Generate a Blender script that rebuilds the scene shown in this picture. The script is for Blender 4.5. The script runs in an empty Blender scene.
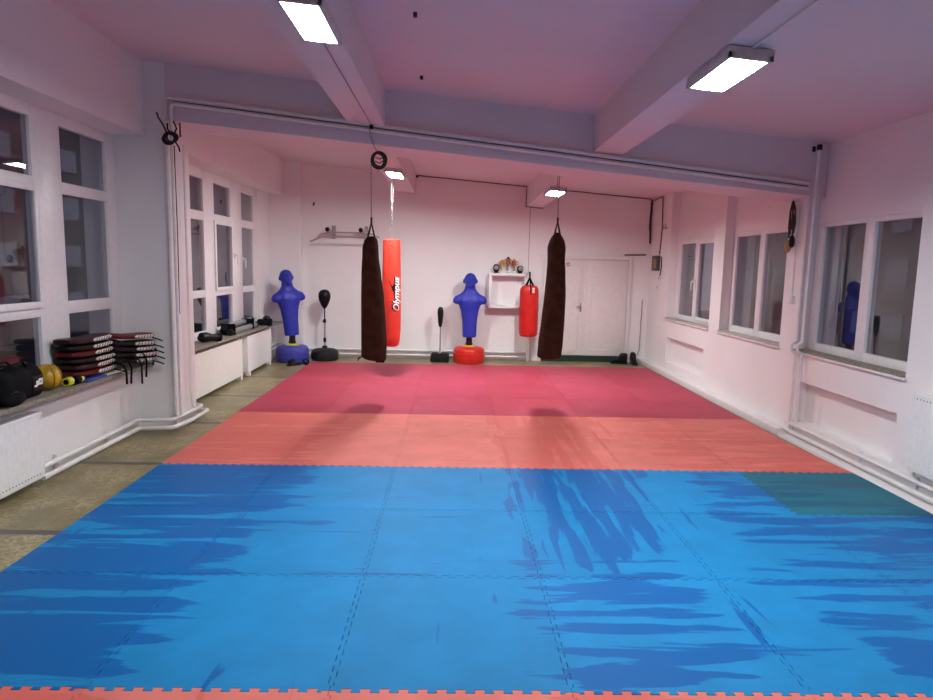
import bpy, bmesh, math, random
from mathutils import Vector, Matrix
from mathutils.geometry import delaunay_2d_cdt
random.seed(7)
PI = math.pi
scene = bpy.context.scene
COL = scene.collection

# ------------------------------------------------------------------ camera
F, PITCH, ROLL, YAW, CH = 655.0, .1277, .0214, .0222, 1.765
cy, sy, cp, sp = math.cos(YAW), math.sin(YAW), math.cos(PITCH), math.sin(PITCH)
fw = Vector((sy*cp, cy*cp, -sp)); rt = Vector((cy, -sy, 0)); up = rt.cross(fw)
r2 = math.cos(ROLL)*rt + math.sin(ROLL)*up
u2 = -math.sin(ROLL)*rt + math.cos(ROLL)*up
cam = bpy.data.objects.new('camera', bpy.data.cameras.new('camera'))
COL.objects.link(cam)
cam.data.sensor_width = 36.0
cam.data.lens = F/933*36
cam.data.clip_start = .02
M = Matrix((r2, u2, -fw)).transposed().to_4x4()
M.translation = Vector((0, 0, CH))
cam.matrix_world = M
scene.camera = cam

# ------------------------------------------------------------------ materials
def new_mat(name):
    m = bpy.data.materials.new(name); m.use_nodes = True
    nt = m.node_tree
    return m, nt, nt.nodes['Principled BSDF']

class NB:
    """tiny node builder"""
    def __init__(s, nt): s.nt = nt
    def n(s, t, **kw):
        x = s.nt.nodes.new(t)
        for k, v in kw.items(): setattr(x, k, v)
        return x
    def put(s, sock, v):
        if hasattr(v, 'is_output'): s.nt.links.new(v, sock)
        else: sock.default_value = v
    def math(s, op, a, b=0.0, c=0.0):
        x = s.n('ShaderNodeMath', operation=op)
        s.put(x.inputs[0], a); s.put(x.inputs[1], b); s.put(x.inputs[2], c)
        return x.outputs[0]
    def smooth(s, v, a, b, lo=0., hi=1.):
        x = s.n('ShaderNodeMapRange', interpolation_type='SMOOTHSTEP')
        s.put(x.inputs['Value'], v)
        s.put(x.inputs['From Min'], a); s.put(x.inputs['From Max'], b)
        s.put(x.inputs['To Min'], lo); s.put(x.inputs['To Max'], hi)
        return x.outputs[0]
    def noise(s, vec, scale, detail=2., rough=.5, dist=0.):
        x = s.n('ShaderNodeTexNoise')
        s.put(x.inputs['Vector'], vec); x.inputs['Scale'].default_value = scale
        x.inputs['Detail'].default_value = detail; x.inputs['Roughness'].default_value = rough
        x.inputs['Distortion'].default_value = dist
        return x.outputs['Fac']
    def mapping(s, vec, scale=(1, 1, 1), rot=(0, 0, 0), loc=(0, 0, 0)):
        x = s.n('ShaderNodeMapping')
        s.put(x.inputs['Vector'], vec)
        x.inputs['Scale'].default_value = scale; x.inputs['Rotation'].default_value = rot; x.inputs['Location'].default_value = loc
        return x.outputs[0]
    def mix(s, fac, a, b):
        x = s.n('ShaderNodeMix', data_type='RGBA')
        s.put(x.inputs['Factor'], fac)
        s.put(x.inputs[6], a if hasattr(a, 'is_output') else (*a, 1)); s.put(x.inputs[7], b if hasattr(b, 'is_output') else (*b, 1))
        return x.outputs[2]
    def bump(s, h, strength, dist, bsdf):
        x = s.n('ShaderNodeBump')
        x.inputs['Strength'].default_value = strength; x.inputs['Distance'].default_value = dist
        s.put(x.inputs['Height'], h); s.nt.links.new(x.outputs[0], bsdf.inputs['Normal'])

def mat(name, c, rough=.5, metal=0., var=.06, nscale=20., bump=0., c2=None, spec=.4):
    """procedural colour: base colour with a noise variation towards c2"""
    m, nt, b = new_mat(name); nb = NB(nt)
    tc = nb.n('ShaderNodeTexCoord').outputs['Object']
    f = nb.noise(tc, nscale, 4.)
    c2 = c2 or tuple(max(0, x*(1-var*2.5)) for x in c)
    nb.put(b.inputs['Base Color'], nb.mix(nb.smooth(f, .35, .65), c, c2))
    b.inputs['Roughness'].default_value = rough; b.inputs['Metallic'].default_value = metal; b.inputs['Specular IOR Level'].default_value = spec
    if bump: nb.bump(f, bump, .004, b)
    return m

def wall_mat(name, c):
    m, nt, b = new_mat(name); nb = NB(nt)
    pos = nb.n('ShaderNodeNewGeometry').outputs['Position']
    f1 = nb.noise(pos, 1.3, 3.); f2 = nb.noise(pos, 60., 2.)
    col = nb.mix(nb.smooth(f1, .3, .75), c, tuple(x*.95 for x in c))
    # faint scuffs
    sc = nb.noise(nb.mapping(pos, (3, 3, 1.2)), 4., 6., .65)
    col = nb.mix(nb.math('MULTIPLY', nb.smooth(sc, .66, .74), .35), col, tuple(x*.8 for x in c))
    nb.put(b.inputs['Base Color'], col); b.inputs['Roughness'].default_value = .62
    nb.bump(f2, .12, .002, b)
    return m

def mat_foam(name, dusty, wiped, amount, tint=None):
    """EVA mat: dusty tone with mopped streaks where the clean colour shows"""
    m, nt, b = new_mat(name); nb = NB(nt)
    pos = nb.n('ShaderNodeNewGeometry').outputs['Position']
    sep = nb.n('ShaderNodeSeparateXYZ'); nb.put(sep.inputs[0], pos)
    X, Y = sep.outputs[0], sep.outputs[1]
    wob = nb.noise(pos, .9, 3.)
    xw = nb.math('ADD', X, nb.math('MULTIPLY', nb.math('SUBTRACT', wob, .5), 1.3))
    yw = nb.math('ADD', Y, nb.math('MULTIPLY', nb.math('SUBTRACT', wob, .5), -1.2))
    # streak fields
    H = nb.noise(nb.mapping(pos, (.75, 7.5, 1), (0, 0, -.10)), 1., 4., .55, .3)
    V = nb.noise(nb.mapping(pos, (8.5, .9, 1), (0, 0, .12), (4, 2, 0)), 1., 4., .55, .4)
    D = nb.noise(nb.mapping(pos, (1.0, 7., 1), (0, 0, .62), (1, 7, 0)), 1., 4., .55, .3)
    left = nb.smooth(xw, -1.0, -1.45)
    midx = nb.math('MULTIPLY', nb.smooth(xw, .30, .55), nb.smooth(xw, 1.75, 1.35))
    far = nb.smooth(yw, 3.5, 3.9); near = nb.math('SUBTRACT', 1., far)
    right = nb.smooth(xw, 1.75, 2.15)
    thH = nb.math('SUBTRACT', .66, nb.math('ADD', nb.math('MULTIPLY', left, .23), nb.math('MULTIPLY', nb.math('MULTIPLY', midx, near), .15)))
    thV = nb.math('SUBTRACT', .68, nb.math('MULTIPLY', nb.math('MULTIPLY', midx, far), .24))
    thD = nb.math('SUBTRACT', .72, nb.math('MULTIPLY', right, .22))
    e = .018
    def st(f, th): return nb.smooth(f, nb.math('SUBTRACT', th, e), nb.math('ADD', th, e))
    fac = nb.math('MAXIMUM', nb.math('MAXIMUM', st(H, thH), st(V, thV)), st(D, thD))
    fac = nb.math('MULTIPLY', fac, amount)
    oi = nb.n('ShaderNodeObjectInfo').outputs['Random']
    fine = nb.noise(pos, 3.2, 5., .6)
    d2 = nb.mix(nb.smooth(fine, .3, .7), dusty, tuple(x*.86 for x in dusty))
    col = nb.mix(fac, d2, wiped)
    hsv = nb.n('ShaderNodeHueSaturation')
    nb.put(hsv.inputs['Color'], col); nb.put(hsv.inputs['Value'], nb.math('ADD', .95, nb.math('MULTIPLY', oi, .10)))
    nb.put(b.inputs['Base Color'], hsv.outputs[0])
    nb.put(b.inputs['Roughness'], nb.math('SUBTRACT', .56, nb.math('MULTIPLY', fac, .10)))
    b.inputs['Specular IOR Level'].default_value = .18
    nb.bump(nb.noise(pos, 240., 1.), .10, .001, b)
    return m

def floor_mat():
    m, nt, b = new_mat('terrazzo'); nb = NB(nt)
    pos = nb.n('ShaderNodeNewGeometry').outputs['Position']
    sep = nb.n('ShaderNodeSeparateXYZ'); nb.put(sep.inputs[0], pos)
    Y = sep.outputs[1]; X = sep.outputs[0]
    v = nb.n('ShaderNodeTexVoronoi'); nb.put(v.inputs['Vector'], pos); v.inputs['Scale'].default_value = 55.
    chip = nb.n('ShaderNodeSeparateColor'); nb.put(chip.inputs[0], v.outputs['Color'])
    base = nb.mix(nb.smooth(chip.outputs[0], .1, .9), (.20, .165, .075), (.38, .32, .17))
    big = nb.noise(pos, 2.2, 5., .6)
    base = nb.mix(nb.smooth(big, .35, .7), base, (.17, .14, .065))
    fr = nb.math('FRACT', nb.math('DIVIDE', nb.math('SUBTRACT', Y, 4.06), 1.485))
    strip = nb.math('LESS_THAN', fr, .05)
    base = nb.mix(strip, base, (.075, .07, .06))
    nb.put(b.inputs['Base Color'], base); b.inputs['Roughness'].default_value = .38
    return m

def emit_mat(name, c, s):
    m, nt, b = new_mat(name)
    b.inputs['Base Color'].default_value = (.8, .8, .8, 1)
    b.inputs['Emission Color'].default_value = (*c, 1); b.inputs['Emission Strength'].default_value = s
    return m

def glass_mat():
    m = bpy.data.materials.new('window_glass'); m.use_nodes = True
    nt = m.node_tree; nt.nodes.clear(); nb = NB(nt)
    fr = nb.n('ShaderNodeFresnel'); fr.inputs['IOR'].default_value = 1.5
    tr = nb.n('ShaderNodeBsdfTransparent'); tr.inputs[0].default_value = (.80, .80, .83, 1)
    gl = nb.n('ShaderNodeBsdfGlossy'); gl.inputs['Roughness'].default_value = .012
    gl.inputs[0].default_value = (.9, .9, .92, 1)
    mx = nb.n('ShaderNodeMixShader')
    bk = nb.n('ShaderNodeNewGeometry').outputs['Backfacing']      # both panes' reflections are taken on the entry face
    nb.put(mx.inputs[0], nb.math('MULTIPLY', nb.math('MINIMUM', nb.math('MULTIPLY', fr.outputs[0], 1.9), 1.), nb.math('SUBTRACT', 1., bk)))
    nt.links.new(tr.outputs[0], mx.inputs[1]); nt.links.new(gl.outputs[0], mx.inputs[2])
    out = nb.n('ShaderNodeOutputMaterial'); nt.links.new(mx.outputs[0], out.inputs[0])
    return m

LAMP = 64.
WALL = wall_mat('white_wall_paint', (.83, .815, .82))
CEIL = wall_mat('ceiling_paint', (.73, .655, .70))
FLOOR = floor_mat()
BLUE = mat_foam('blue_foam', (.006, .215, .51), (.0, .102, .35), .95)
TEAL = mat_foam('teal_foam', (.012, .17, .25), (.002, .095, .19), .9)
CORAL = mat_foam('coral_foam', (.72, .195, .165), (.58, .10, .08), .6)
MAGENTA = mat_foam('crimson_foam', (.45, .058, .105), (.37, .03, .052), .6)
PVC = mat('white_plastic_frame', (.80, .79, .80), .35, var=.02)
PIPE = mat('white_pipe_enamel', (.80, .78, .78), .35, var=.03)
RAD = mat('radiator_enamel', (.82, .80, .76), .4, var=.02)
RADW = mat('white_radiator_enamel', (.84, .84, .84), .4, var=.02)
SILL = mat('grey_stone_sill', (.27, .25, .20), .5, var=.15, nscale=45.)
SILLW = mat('pale_stone_sill', (.52, .49, .44), .5, var=.1, nscale=45.)
GLASS = glass_mat()
DOORM = mat('white_door_paint', (.78, .74, .74), .45, var=.02)
DARKGREEN = mat('dark_green_threshold', (.012, .04, .028), .6)
BLACKP = mat('black_plastic', (.005, .005, .0055), .45, var=.1, spec=.25)
BLACKF = mat('black_fabric', (.0045, .0043, .006), .85, var=.15, nscale=60., bump=.3, spec=.15)
BLACKR = mat('black_rubber', (.009, .009, .010), .6, var=.1, spec=.2)
CHARC = mat('charcoal_plastic', (.016, .016, .018), .55, var=.1, spec=.25)
BROWN = mat('brown_canvas', (.052, .0175, .010), .80, var=.16, nscale=9., bump=.25, spec=.12)
REDV = mat('red_vinyl', (.60, .018, .012), .34, var=.06, nscale=6.)
ORANGE = mat('orange_red_vinyl', (.78, .050, .028), .36, var=.05, nscale=6.)
REDP = mat('red_plastic', (.62, .022, .014), .38, var=.05)
BLUEP = mat('blue_plastic', (.050, .055, .36), .42, var=.05)
SKIN = mat('blue_rubber_skin', (.022, .035, .40), .48, var=.05)
YELL = mat('yellow_plastic', (.72, .40, .03), .45)
LYELL = mat('lime_yellow_plastic', (.70, .72, .05), .45)
STEEL = mat('steel', (.45, .45, .47), .3, .9)
ALU = mat('brushed_aluminium', (.50, .51, .52), .38, .75)
CABLE = mat('black_cable', (.012, .012, .012), .5)
CRACK = mat('dark_cable', (.06, .035, .04), .6)
GREYC = mat('grey_cable', (.35, .28, .30), .6)
WHITEL = mat('white_leather', (.72, .68, .62), .5, var=.12, nscale=60.)
REDL = mat('red_leather', (.17, .006, .009), .45, var=.2, nscale=12., spec=.3)
MAROON = mat('maroon_leather', (.045, .007, .009), .45, var=.2, nscale=12., spec=.3)
BLACKL = mat('black_leather', (.005, .0045, .006), .45, var=.2, nscale=12., spec=.25)
BLUEL = mat('blue_leather', (.025, .05, .36), .45)
GOLD = mat('gold_plated_plastic', (.80, .52, .16), .3, .55)
BRONZE = mat('bronze_plated_plastic', (.50, .24, .10), .35, .55)
MARBLE = mat('pale_marble', (.75, .72, .68), .3, var=.1)
TAN = mat('tan_leather', (.42, .27, .12), .6)
ROPEB = mat('dark_brown_rope', (.05, .022, .018), .8)
GREYBOX = mat('grey_metal_box', (.10, .09, .09), .5)
LPANEL = emit_mat('led_panel', (.965, 1., .985), LAMP)
LFRAME = mat('grey_lamp_housing', (.62, .60, .62), .45)
CLEAR = mat('acrylic_white', (.85, .85, .85), .3, var=.02)
WHITEINK = mat('white_print', (.85, .83, .80), .5, var=.02)
BLACKINK = mat('black_print', (.015, .012, .012), .5)
FACADE = mat('grey_facade', (.17, .16, .18), .85, var=.05)
FACWIN = emit_mat('lit_window', (.55, .65, .9), .022)
FACWIN.node_tree.nodes['Principled BSDF'].inputs['Base Color'].default_value = (.06, .06, .07, 1)
ASPH = mat('asphalt', (.07, .07, .075), .9)

# ------------------------------------------------------------------ mesh helpers
def NBM(): return bmesh.new()
def box(bm, x0, x1, y0, y1, z0, z1, bev=0., seg=2):
    r = bmesh.ops.create_cube(bm, size=1.)
    vs = r['verts']
    for v in vs:
        v.co = Vector(((x0+x1)/2+v.co.x*(x1-x0), (y0+y1)/2+v.co.y*(y1-y0), (z0+z1)/2+v.co.z*(z1-z0)))
    if bev:
        es = {e for v in vs for e in v.link_edges}
        bmesh.ops.bevel(bm, geom=list(es), offset=bev, segments=seg, profile=.5, affect='EDGES')
    return bm
def slab(bm, pts_bottom, pts_top):
    """prism between two matching rings"""
    a = [bm.verts.new(p) for p in pts_bottom]; b = [bm.verts.new(p) for p in pts_top]
    n = len(a)
    bm.faces.new(a[::-1]); bm.faces.new(b)
    for i in range(n): bm.faces.new((a[i], a[(i+1) % n], b[(i+1) % n], b[i]))
    return bm
def prism(bm, ring, z0, z1):
    """prism over a concave outline"""
    n = len(ring)
    vo, eo, fo, *_ = delaunay_2d_cdt([Vector((p[0], p[1])) for p in ring], [(i, (i+1) % n) for i in range(n)], [], 1, 1e-6)
    a = [bm.verts.new((p.x, p.y, z0)) for p in vo]; b = [bm.verts.new((p.x, p.y, z1)) for p in vo]
    cnt = {}
    for f in fo:
        bm.faces.new([a[i] for i in f][::-1]); bm.faces.new([b[i] for i in f])
        for i in range(len(f)):
            e = (f[i], f[(i+1) % len(f)])
            if (e[1], e[0]) in cnt: del cnt[(e[1], e[0])]
            else: cnt[e] = 1
    for i, j in cnt: bm.faces.new((a[i], a[j], b[j], b[i]))
    return bm
def loft(bm, rings, cap=True, closed=True):
    vr = [[bm.verts.new(p) for p in ring] for ring in rings]
    n = len(vr[0])
    for a, b in zip(vr, vr[1:]):
        for i in range(n if closed else n-1):
            j = (i+1) % n
            bm.faces.new((a[i], a[j], b[j], b[i]))
    if cap:
        bm.faces.new(vr[0][::-1]); bm.faces.new(vr[-1])
    return bm
def lathe(bm, prof, cx=0., cy=0., cz=0., n=28, sx=1., sy=1.):
    return loft(bm, [[(cx+r*sx*math.cos(2*PI*i/n), cy+r*sy*math.sin(2*PI*i/n), cz+z) for i in range(n)] for r, z in prof])
def frames(pts):
    pts = [Vector(p) for p in pts]
    ts = []
    for i in range(len(pts)):
        a = pts[max(i-1, 0)]; b = pts[min(i+1, len(pts)-1)]
        t = (b-a); t = t.normalized() if t.length > 1e-9 else Vector((0, 0, 1))
        ts.append(t)
    ref = Vector((0, 0, 1)) if abs(ts[0].z) < .9 else Vector((1, 0, 0))
    nrm = ts[0].cross(ref).normalized()
    out = []
    for t in ts:
        nrm = (nrm - t*nrm.dot(t))
        nrm = nrm.normalized() if nrm.length > 1e-6 else t.orthogonal().normalized()
        out.append((nrm.copy(), t.cross(nrm).normalized()))
    return pts, out
def tube(bm, pts, r, n=10, rz=None):
    pts, fr = frames(pts)
    rings = []
    for k, (p, (a, b)) in enumerate(zip(pts, fr)):
        rr = r[k] if isinstance(r, (list, tuple)) else r
        rings.append([p + a*math.cos(2*PI*i/n)*rr + b*math.sin(2*PI*i/n)*(rz or rr) for i in range(n)])
    return loft(bm, rings)
def fillet(pts, r=.05, n=5):
    """round the corners of a polyline"""
    pts = [Vector(p) for p in pts]; out = [pts[0]]
    for i in range(1, len(pts)-1):
        a, b, c = pts[i-1], pts[i], pts[i+1]
        d1 = (a-b); d2 = (c-b); q = min(r, d1.length*.45, d2.length*.45)
        s, e = b+d1.normalized()*q, b+d2.normalized()*q
        for k in range(n+1):
            t = k/n
            out.append(s*(1-t)**2 + b*2*t*(1-t) + e*t*t)
    out.append(pts[-1]); return out
def torus(bm, c, R, r, ax='x', n=16, m=6, sy=1.):
    rings = []
    for i in range(n):
        a = 2*PI*i/n; ring = []
        for j in range(m):
            b = 2*PI*j/m
            u = (R+r*math.cos(b))*math.cos(a); v = (R+r*math.cos(b))*math.sin(a)*sy; w = r*math.sin(b)
            p = {'x': (w, u, v), 'y': (u, w, v), 'z': (u, v, w)}[ax]
            ring.append((c[0]+p[0], c[1]+p[1], c[2]+p[2]))
        rings.append(ring)
    rings.append(rings[0])
    loft(bm, rings, cap=False)
    bmesh.ops.remove_doubles(bm, verts=bm.verts, dist=1e-6)
    return bm
def chain(bm, x, y, z0, z1, R=.016, r=.0045):
    n = max(2, int((z1-z0)/(R*2.6)))
    for i in range(n):
        z = z0 + (i+.5)*(z1-z0)/n
        torus(bm, (x, y, z), R*.62, r, 'x' if i % 2 else 'y', 12, 5, 1.0 if False else ((z1-z0)/n*.62)/(R*.62)*.95)
    return bm
def ellipsoid(bm, c, rx, ry, rz, u=20, v=14):
    r = bmesh.ops.create_uvsphere(bm, u_segments=u, v_segments=v, radius=1.)
    for w in r['verts']: w.co = Vector((c[0]+w.co.x*rx, c[1]+w.co.y*ry, c[2]+w.co.z*rz))
    return bm
def rot_bm(bm, ang, axis, c=(0, 0, 0), verts=None):
    bmesh.ops.rotate(bm, cent=c, matrix=Matrix.Rotation(ang, 3, axis), verts=verts or bm.verts[:])
    return bm

def obj(name, bm, material, parent=None, smooth=True, loc=None):
    bmesh.ops.recalc_face_normals(bm, faces=bm.faces[:])
    me = bpy.data.meshes.new(name); bm.to_mesh(me); bm.free()
    if material: me.materials.append(material)
    if smooth:
        me.shade_smooth() if hasattr(me, 'shade_smooth') else None
        me.set_sharp_from_angle(angle=math.radians(38))
    o = bpy.data.objects.new(name, me); COL.objects.link(o)
    if parent: o.parent = parent
    if loc: o.location = loc
    return o
def thing(name, label, cat, loc=(0, 0, 0), rotz=0., group=None):
    o = bpy.data.objects.new(name, None); COL.objects.link(o)
    o.empty_display_size = .1
    o.location = loc; o.rotation_euler = (0, 0, rotz)
    o['label'] = label; o['category'] = cat
    if group: o['group'] = group
    return o
def tag(o, label, cat, group=None):
    o['label'] = label; o['category'] = cat
    if group: o['group'] = group
    return o
def struct(o, label=None, cat=None):
    o['kind'] = 'structure'
    if label: o['label'] = label
    if cat: o['category'] = cat
    return o
def copy_tree(o, parent=None, loc=None, label=None, rotz=None):
    c = o.copy(); COL.objects.link(c)
    if parent: c.parent = parent
    if loc: c.location = loc
    if rotz is not None: c.rotation_euler = (0, 0, rotz)
    if label: c['label'] = label
    for ch in list(o.children): copy_tree(ch, c)
    return c

# ------------------------------------------------------------------ room shell
YB, YF = 12.35, -2.6           # back wall, wall behind the photographer
XR, XRB = 3.68, 3.81           # right wall face and recessed bay face
XLH, XLB = -3.10, -3.40        # left header / sill front, recessed window plane
def zc(x, far): return (3.345-.075*x) if far else (3.42-.09*x)

bm = NBM(); box(bm, -4.2, 4.3, YF-.3, YB+.3, -.2, 0.)
struct(obj('floor', bm, FLOOR, smooth=False), 'speckled olive terrazzo floor with dark strips along the left wall', 'floor')

bm = NBM()
for y0, y1, far in ((YF-.1, 7.0, 0), (7.0, YB+.2, 1)):
    a = [(-3.9, y0, zc(-3.9, far)), (4.2, y0, zc(4.2, far)), (4.2, y1, zc(4.2, far)), (-3.9, y1, zc(-3.9, far))]
    slab(bm, a, [(p[0], p[1], p[2]+.2) for p in a])
struct(obj('ceiling', bm, CEIL, smooth=False), 'pale sloping ceiling falling towards the right wall', 'ceiling')

# right wall with three recessed window bays, niches below two of them
bays = [(5.17, 6.90), (7.25, 8.95), (9.32, 11.22)]
sill_z, head_z = .94, 2.29
bm = NBM()
ys = [YF] + [y for b in bays for y in b] + [YB+.1]
for i in range(0, len(ys), 2): box(bm, XR, 4.1, ys[i], ys[i+1], 0, 3.3)
for k, (a, b) in enumerate(bays):
    box(bm, XRB, 4.1, a, b, head_z, 3.3)
    if k == 1: box(bm, XR, 4.1, a, b, 0, sill_z)
    else:
        n0, n1 = (5.22, 6.80) if k == 0 else (9.44, 11.14)
        zt, zb = .63, .20
        box(bm, XR, 4.1, a, b, zt, sill_z); box(bm, XR, 4.1, a, b, 0, zb)
        box(bm, XR, 4.1, a, n0, zb, zt); box(bm, XR, 4.1, n1, b, zb, zt)
        box(bm, XR+.11, 4.1, n0, n1, zb, zt)
struct(obj('wall_right', bm, WALL, smooth=False), 'white right wall with three window bays and low niches', 'wall')

bm = NBM()
box(bm, -3.9, 4.1, YB, YB+.2, 0, 1.0); box(bm, -3.9, 4.1, YB, YB+.2, 1.0, 3.75)
struct(obj('wall_back', bm, WALL, smooth=False), 'white back wall behind the punching bags', 'wall')
bm = NBM(); box(bm, -3.9, 4.1, YF-.2, YF, 0, 3.75)
struct(obj('wall_front', bm, WALL, smooth=False), 'white wall behind the photographer', 'wall')

# left wall : openings near and far
LW = [(1.9, 6.80), (7.335, 11.45)]
bm = NBM()
for a, b in ((YF, LW[0][0]), (11.45, YB+.1)):
    box(bm, -3.75, XLB+.03, a, b, 0, 3.75)
for a, b in LW:
    box(bm, -3.75, -3.27, a, b, 0, .66)
box(bm, -3.75, -3.27, 11.45, YB, 0, .66)
box(bm, -3.75, XLH, YF, 6.795, 2.98, 3.78); box(bm, -3.75, XLH, 7.335, YB, 2.98, 3.78)
struct(obj('wall_left', bm, WALL, smooth=False), 'white left wall with deep header over tall windows', 'wall')
bm = NBM(); box(bm, -3.74, -2.88, 6.80, 7.33, 0, 3.8)
struct(obj('trim_1', bm, WALL, smooth=False), 'white pillar projecting from the left wall under the cross beam', 'pillar')
bm = NBM(); box(bm, -3.6, -2.80, 12.17, YB+.05, 0, 3.7)
struct(obj('trim_2', bm, WALL, smooth=False), 'shallow white pilaster in the far left corner', 'pilaster')

def beam(name, x0, x1, y0, y1, depth_fn, label):
    bm = NBM()
    lo = [(x0, y0), (x1, y0), (x1, y1), (x0, y1)]
    slab(bm, [(x, y, depth_fn(x)) for x, y in lo], [(x, y, depth_fn(x)+.75) for x, y in lo])
    struct(obj(name, bm, CEIL, smooth=False), label, 'beam')
beam('trim_3', -2.885, 3.8, 6.803, 7.42, lambda x: 2.88-.09*x, 'white cross beam between the left pillar and the right wall')
beam('trim_4', -1.08, -.71, YF, 6.85, lambda x: zc(x, 0)-.36, 'left ceiling beam in the near bay')
beam('trim_5', 1.39, 1.68, YF, 6.85, lambda x: zc(x, 0)-.36, 'right ceiling beam in the near bay')
beam('trim_6', -1.07, -.72, 7.4, YB+.05, lambda x: zc(x, 1)-.34, 'left ceiling beam in the far bay')
beam('trim_7', 1.33, 1.62, 7.4, YB+.05, lambda x: zc(x, 1)-.36, 'right ceiling beam in the far bay')

bm = NBM(); box(bm, 3.545, XR, 6.9, YB, 0, .085, .006); 
struct(obj('baseboard_right', bm, PIPE), 'white skirting along the right wall', 'skirting')

# white floor strip between mats and the right wall is plain concrete paint
bm = NBM(); box(bm, 3.56, XR, YF, 6.9, 0, .035, .004)
struct(obj('trim_8', bm, WALL, smooth=False), 'white painted plinth along the foot of the right wall', 'plinth')

# ------------------------------------------------------------------ windows
def make_window(n, side, xf, y0, y1, z0, z1, cols, rows, label, sashes=(), handles=()):
    """frame at plane x = xf (room side); cols/rows are the glass rectangles"""
    root = thing('window_%d' % n, label, 'window', (xf, y0, z0)); root['kind'] = 'structure'
    d = -side*.07                                   # frame runs outward
    xa, xb = sorted((0., d))
    bm = NBM()
    edges_y = [y0] + [v for c in cols for v in c] + [y1]
    for i in range(0, len(edges_y), 2): box(bm, xa, xb, edges_y[i]-y0, edges_y[i+1]-y0, 0, z1-z0, .005)
    ez = [z0] + [v for r in rows for v in r] + [z1]
    for c in cols:
        for i in range(0, len(ez), 2): box(bm, xa+.002, xb-.002, c[0]-y0-.004, c[1]-y0+.004, ez[i]-z0, ez[i+1]-z0, .005)
    obj('window_frame', bm, PVC, root)
    for ci, c in enumerate(cols):
        for ri, r in enumerate(rows):
            bm = NBM(); xm = (xa+xb)/2
            box(bm, xm-.006, xm+.006, c[0]-y0+.001, c[1]-y0-.001, r[0]-z0+.001, r[1]-z0-.001)
            obj('pane', bm, GLASS, root, smooth=False)
            if (ci, ri) in sashes:
                w = .055; bm = NBM()
                sx0, sx1 = sorted((0., side*.022))
                a0, a1, b0, b1 = c[0]-y0-w*.6, c[1]-y0+w*.6, r[0]-z0-w*.6, r[1]-z0+w*.6
                box(bm, sx0, sx1, a0, a0+w, b0, b1, .004); box(bm, sx0, sx1, a1-w, a1, b0, b1, .004)
                box(bm, sx0, sx1, a0+w, a1-w, b0, b0+w, .004); box(bm, sx0, sx1, a0+w, a1-w, b1-w, b1, .004)
                s = obj('sash', bm, PVC, root)
    for (hy, hz) in handles:
        bm = NBM()
        box(bm, min(side*.02, side*.035), max(side*.02, side*.035), hy-y0-.015, hy-y0+.015, hz-z0-.04, hz-z0+.04, .004)
        tube(bm, fillet([(side*.03, hy-y0, hz-z0), (side*.075, hy-y0, hz-z0), (side*.075, hy-y0, hz-z0-.14)], .03), .011, 8)
        obj('handle', bm, PVC, root)
    return root
make_window(1, 1, XLB, 1.9, 6.80, .70, 2.98, [(2.05, 2.8), (3.15, 3.95), (4.4, 5.47), (5.87, 6.61)], [(.78, 1.27), (1.38, 2.31), (2.41, 2.88)],
            'tall white framed window over the near left sill', sashes=((2, 1),), handles=())
make_window(2, 1, XLB, 7.34, 11.45, .70, 2.98, [(7.6, 9.10), (9.50, 10.20), (10.71, 11.33)], [(.80, 1.26), (1.36, 2.30), (2.42, 2.85)],
            'tall white framed window behind the pillar, over the far left sill', sashes=((1, 1), ), handles=((10.26, 1.85), (10.64, 1.80)))
make_window(3, -1, XRB, bays[0][0], bays[0][1], .945, head_z, [(5.20, 5.95), (6.09, 6.78)], [(1.04, 2.24)], 'wide white framed window nearest on the right wall')
make_window(4, -1, XRB, bays[1][0], bays[1][1], .945, head_z, [(7.33, 8.06), (8.19, 8.86)], [(1.04, 2.23)], 'white framed middle window on the right wall')
make_window(5, -1, XRB, bays[2][0], bays[2][1], .945, head_z, [(9.45, 10.18), (10.37, 11.04)], [(1.03, 2.20)], 'small white framed window farthest along the right wall', sashes=((0, 0),), handles=((10.27, 1.60),))

# sills
def sill(x0, x1, y0, y1, z0, z1, m, label):
    bm = NBM(); box(bm, x0, x1, y0, y1, z0, z1, .006)
    return tag(obj('window_sill', bm, m), label, 'window sill')
sill(XLB, -3.10, 1.95, 6.795, .66, .70, SILL, 'grey stone sill under the near left window, carrying bags and pads')
sill(XLB, -3.09, 7.335, 11.94, .665, .70, SILL, 'grey stone sill under the far left window, above two radiators')
for k, (lab, m) in enumerate((('pale stone sill under the nearest right window', SILL), ('pale stone sill under the middle right window', SILLW), ('pale stone sill under the farthest right window', SILLW))):
    a, b = bays[k]
    s = sill(XR-.025, XRB+.0, a+.003, b-.003, sill_z-.0, sill_z+.022, m, lab)
    bm = NBM(); box(bm, XR-.030, XR-.002, a-.02, b+.02, sill_z-.022, sill_z+.0, .004)
    obj('sill_edge', bm, PIPE, s)

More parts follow.
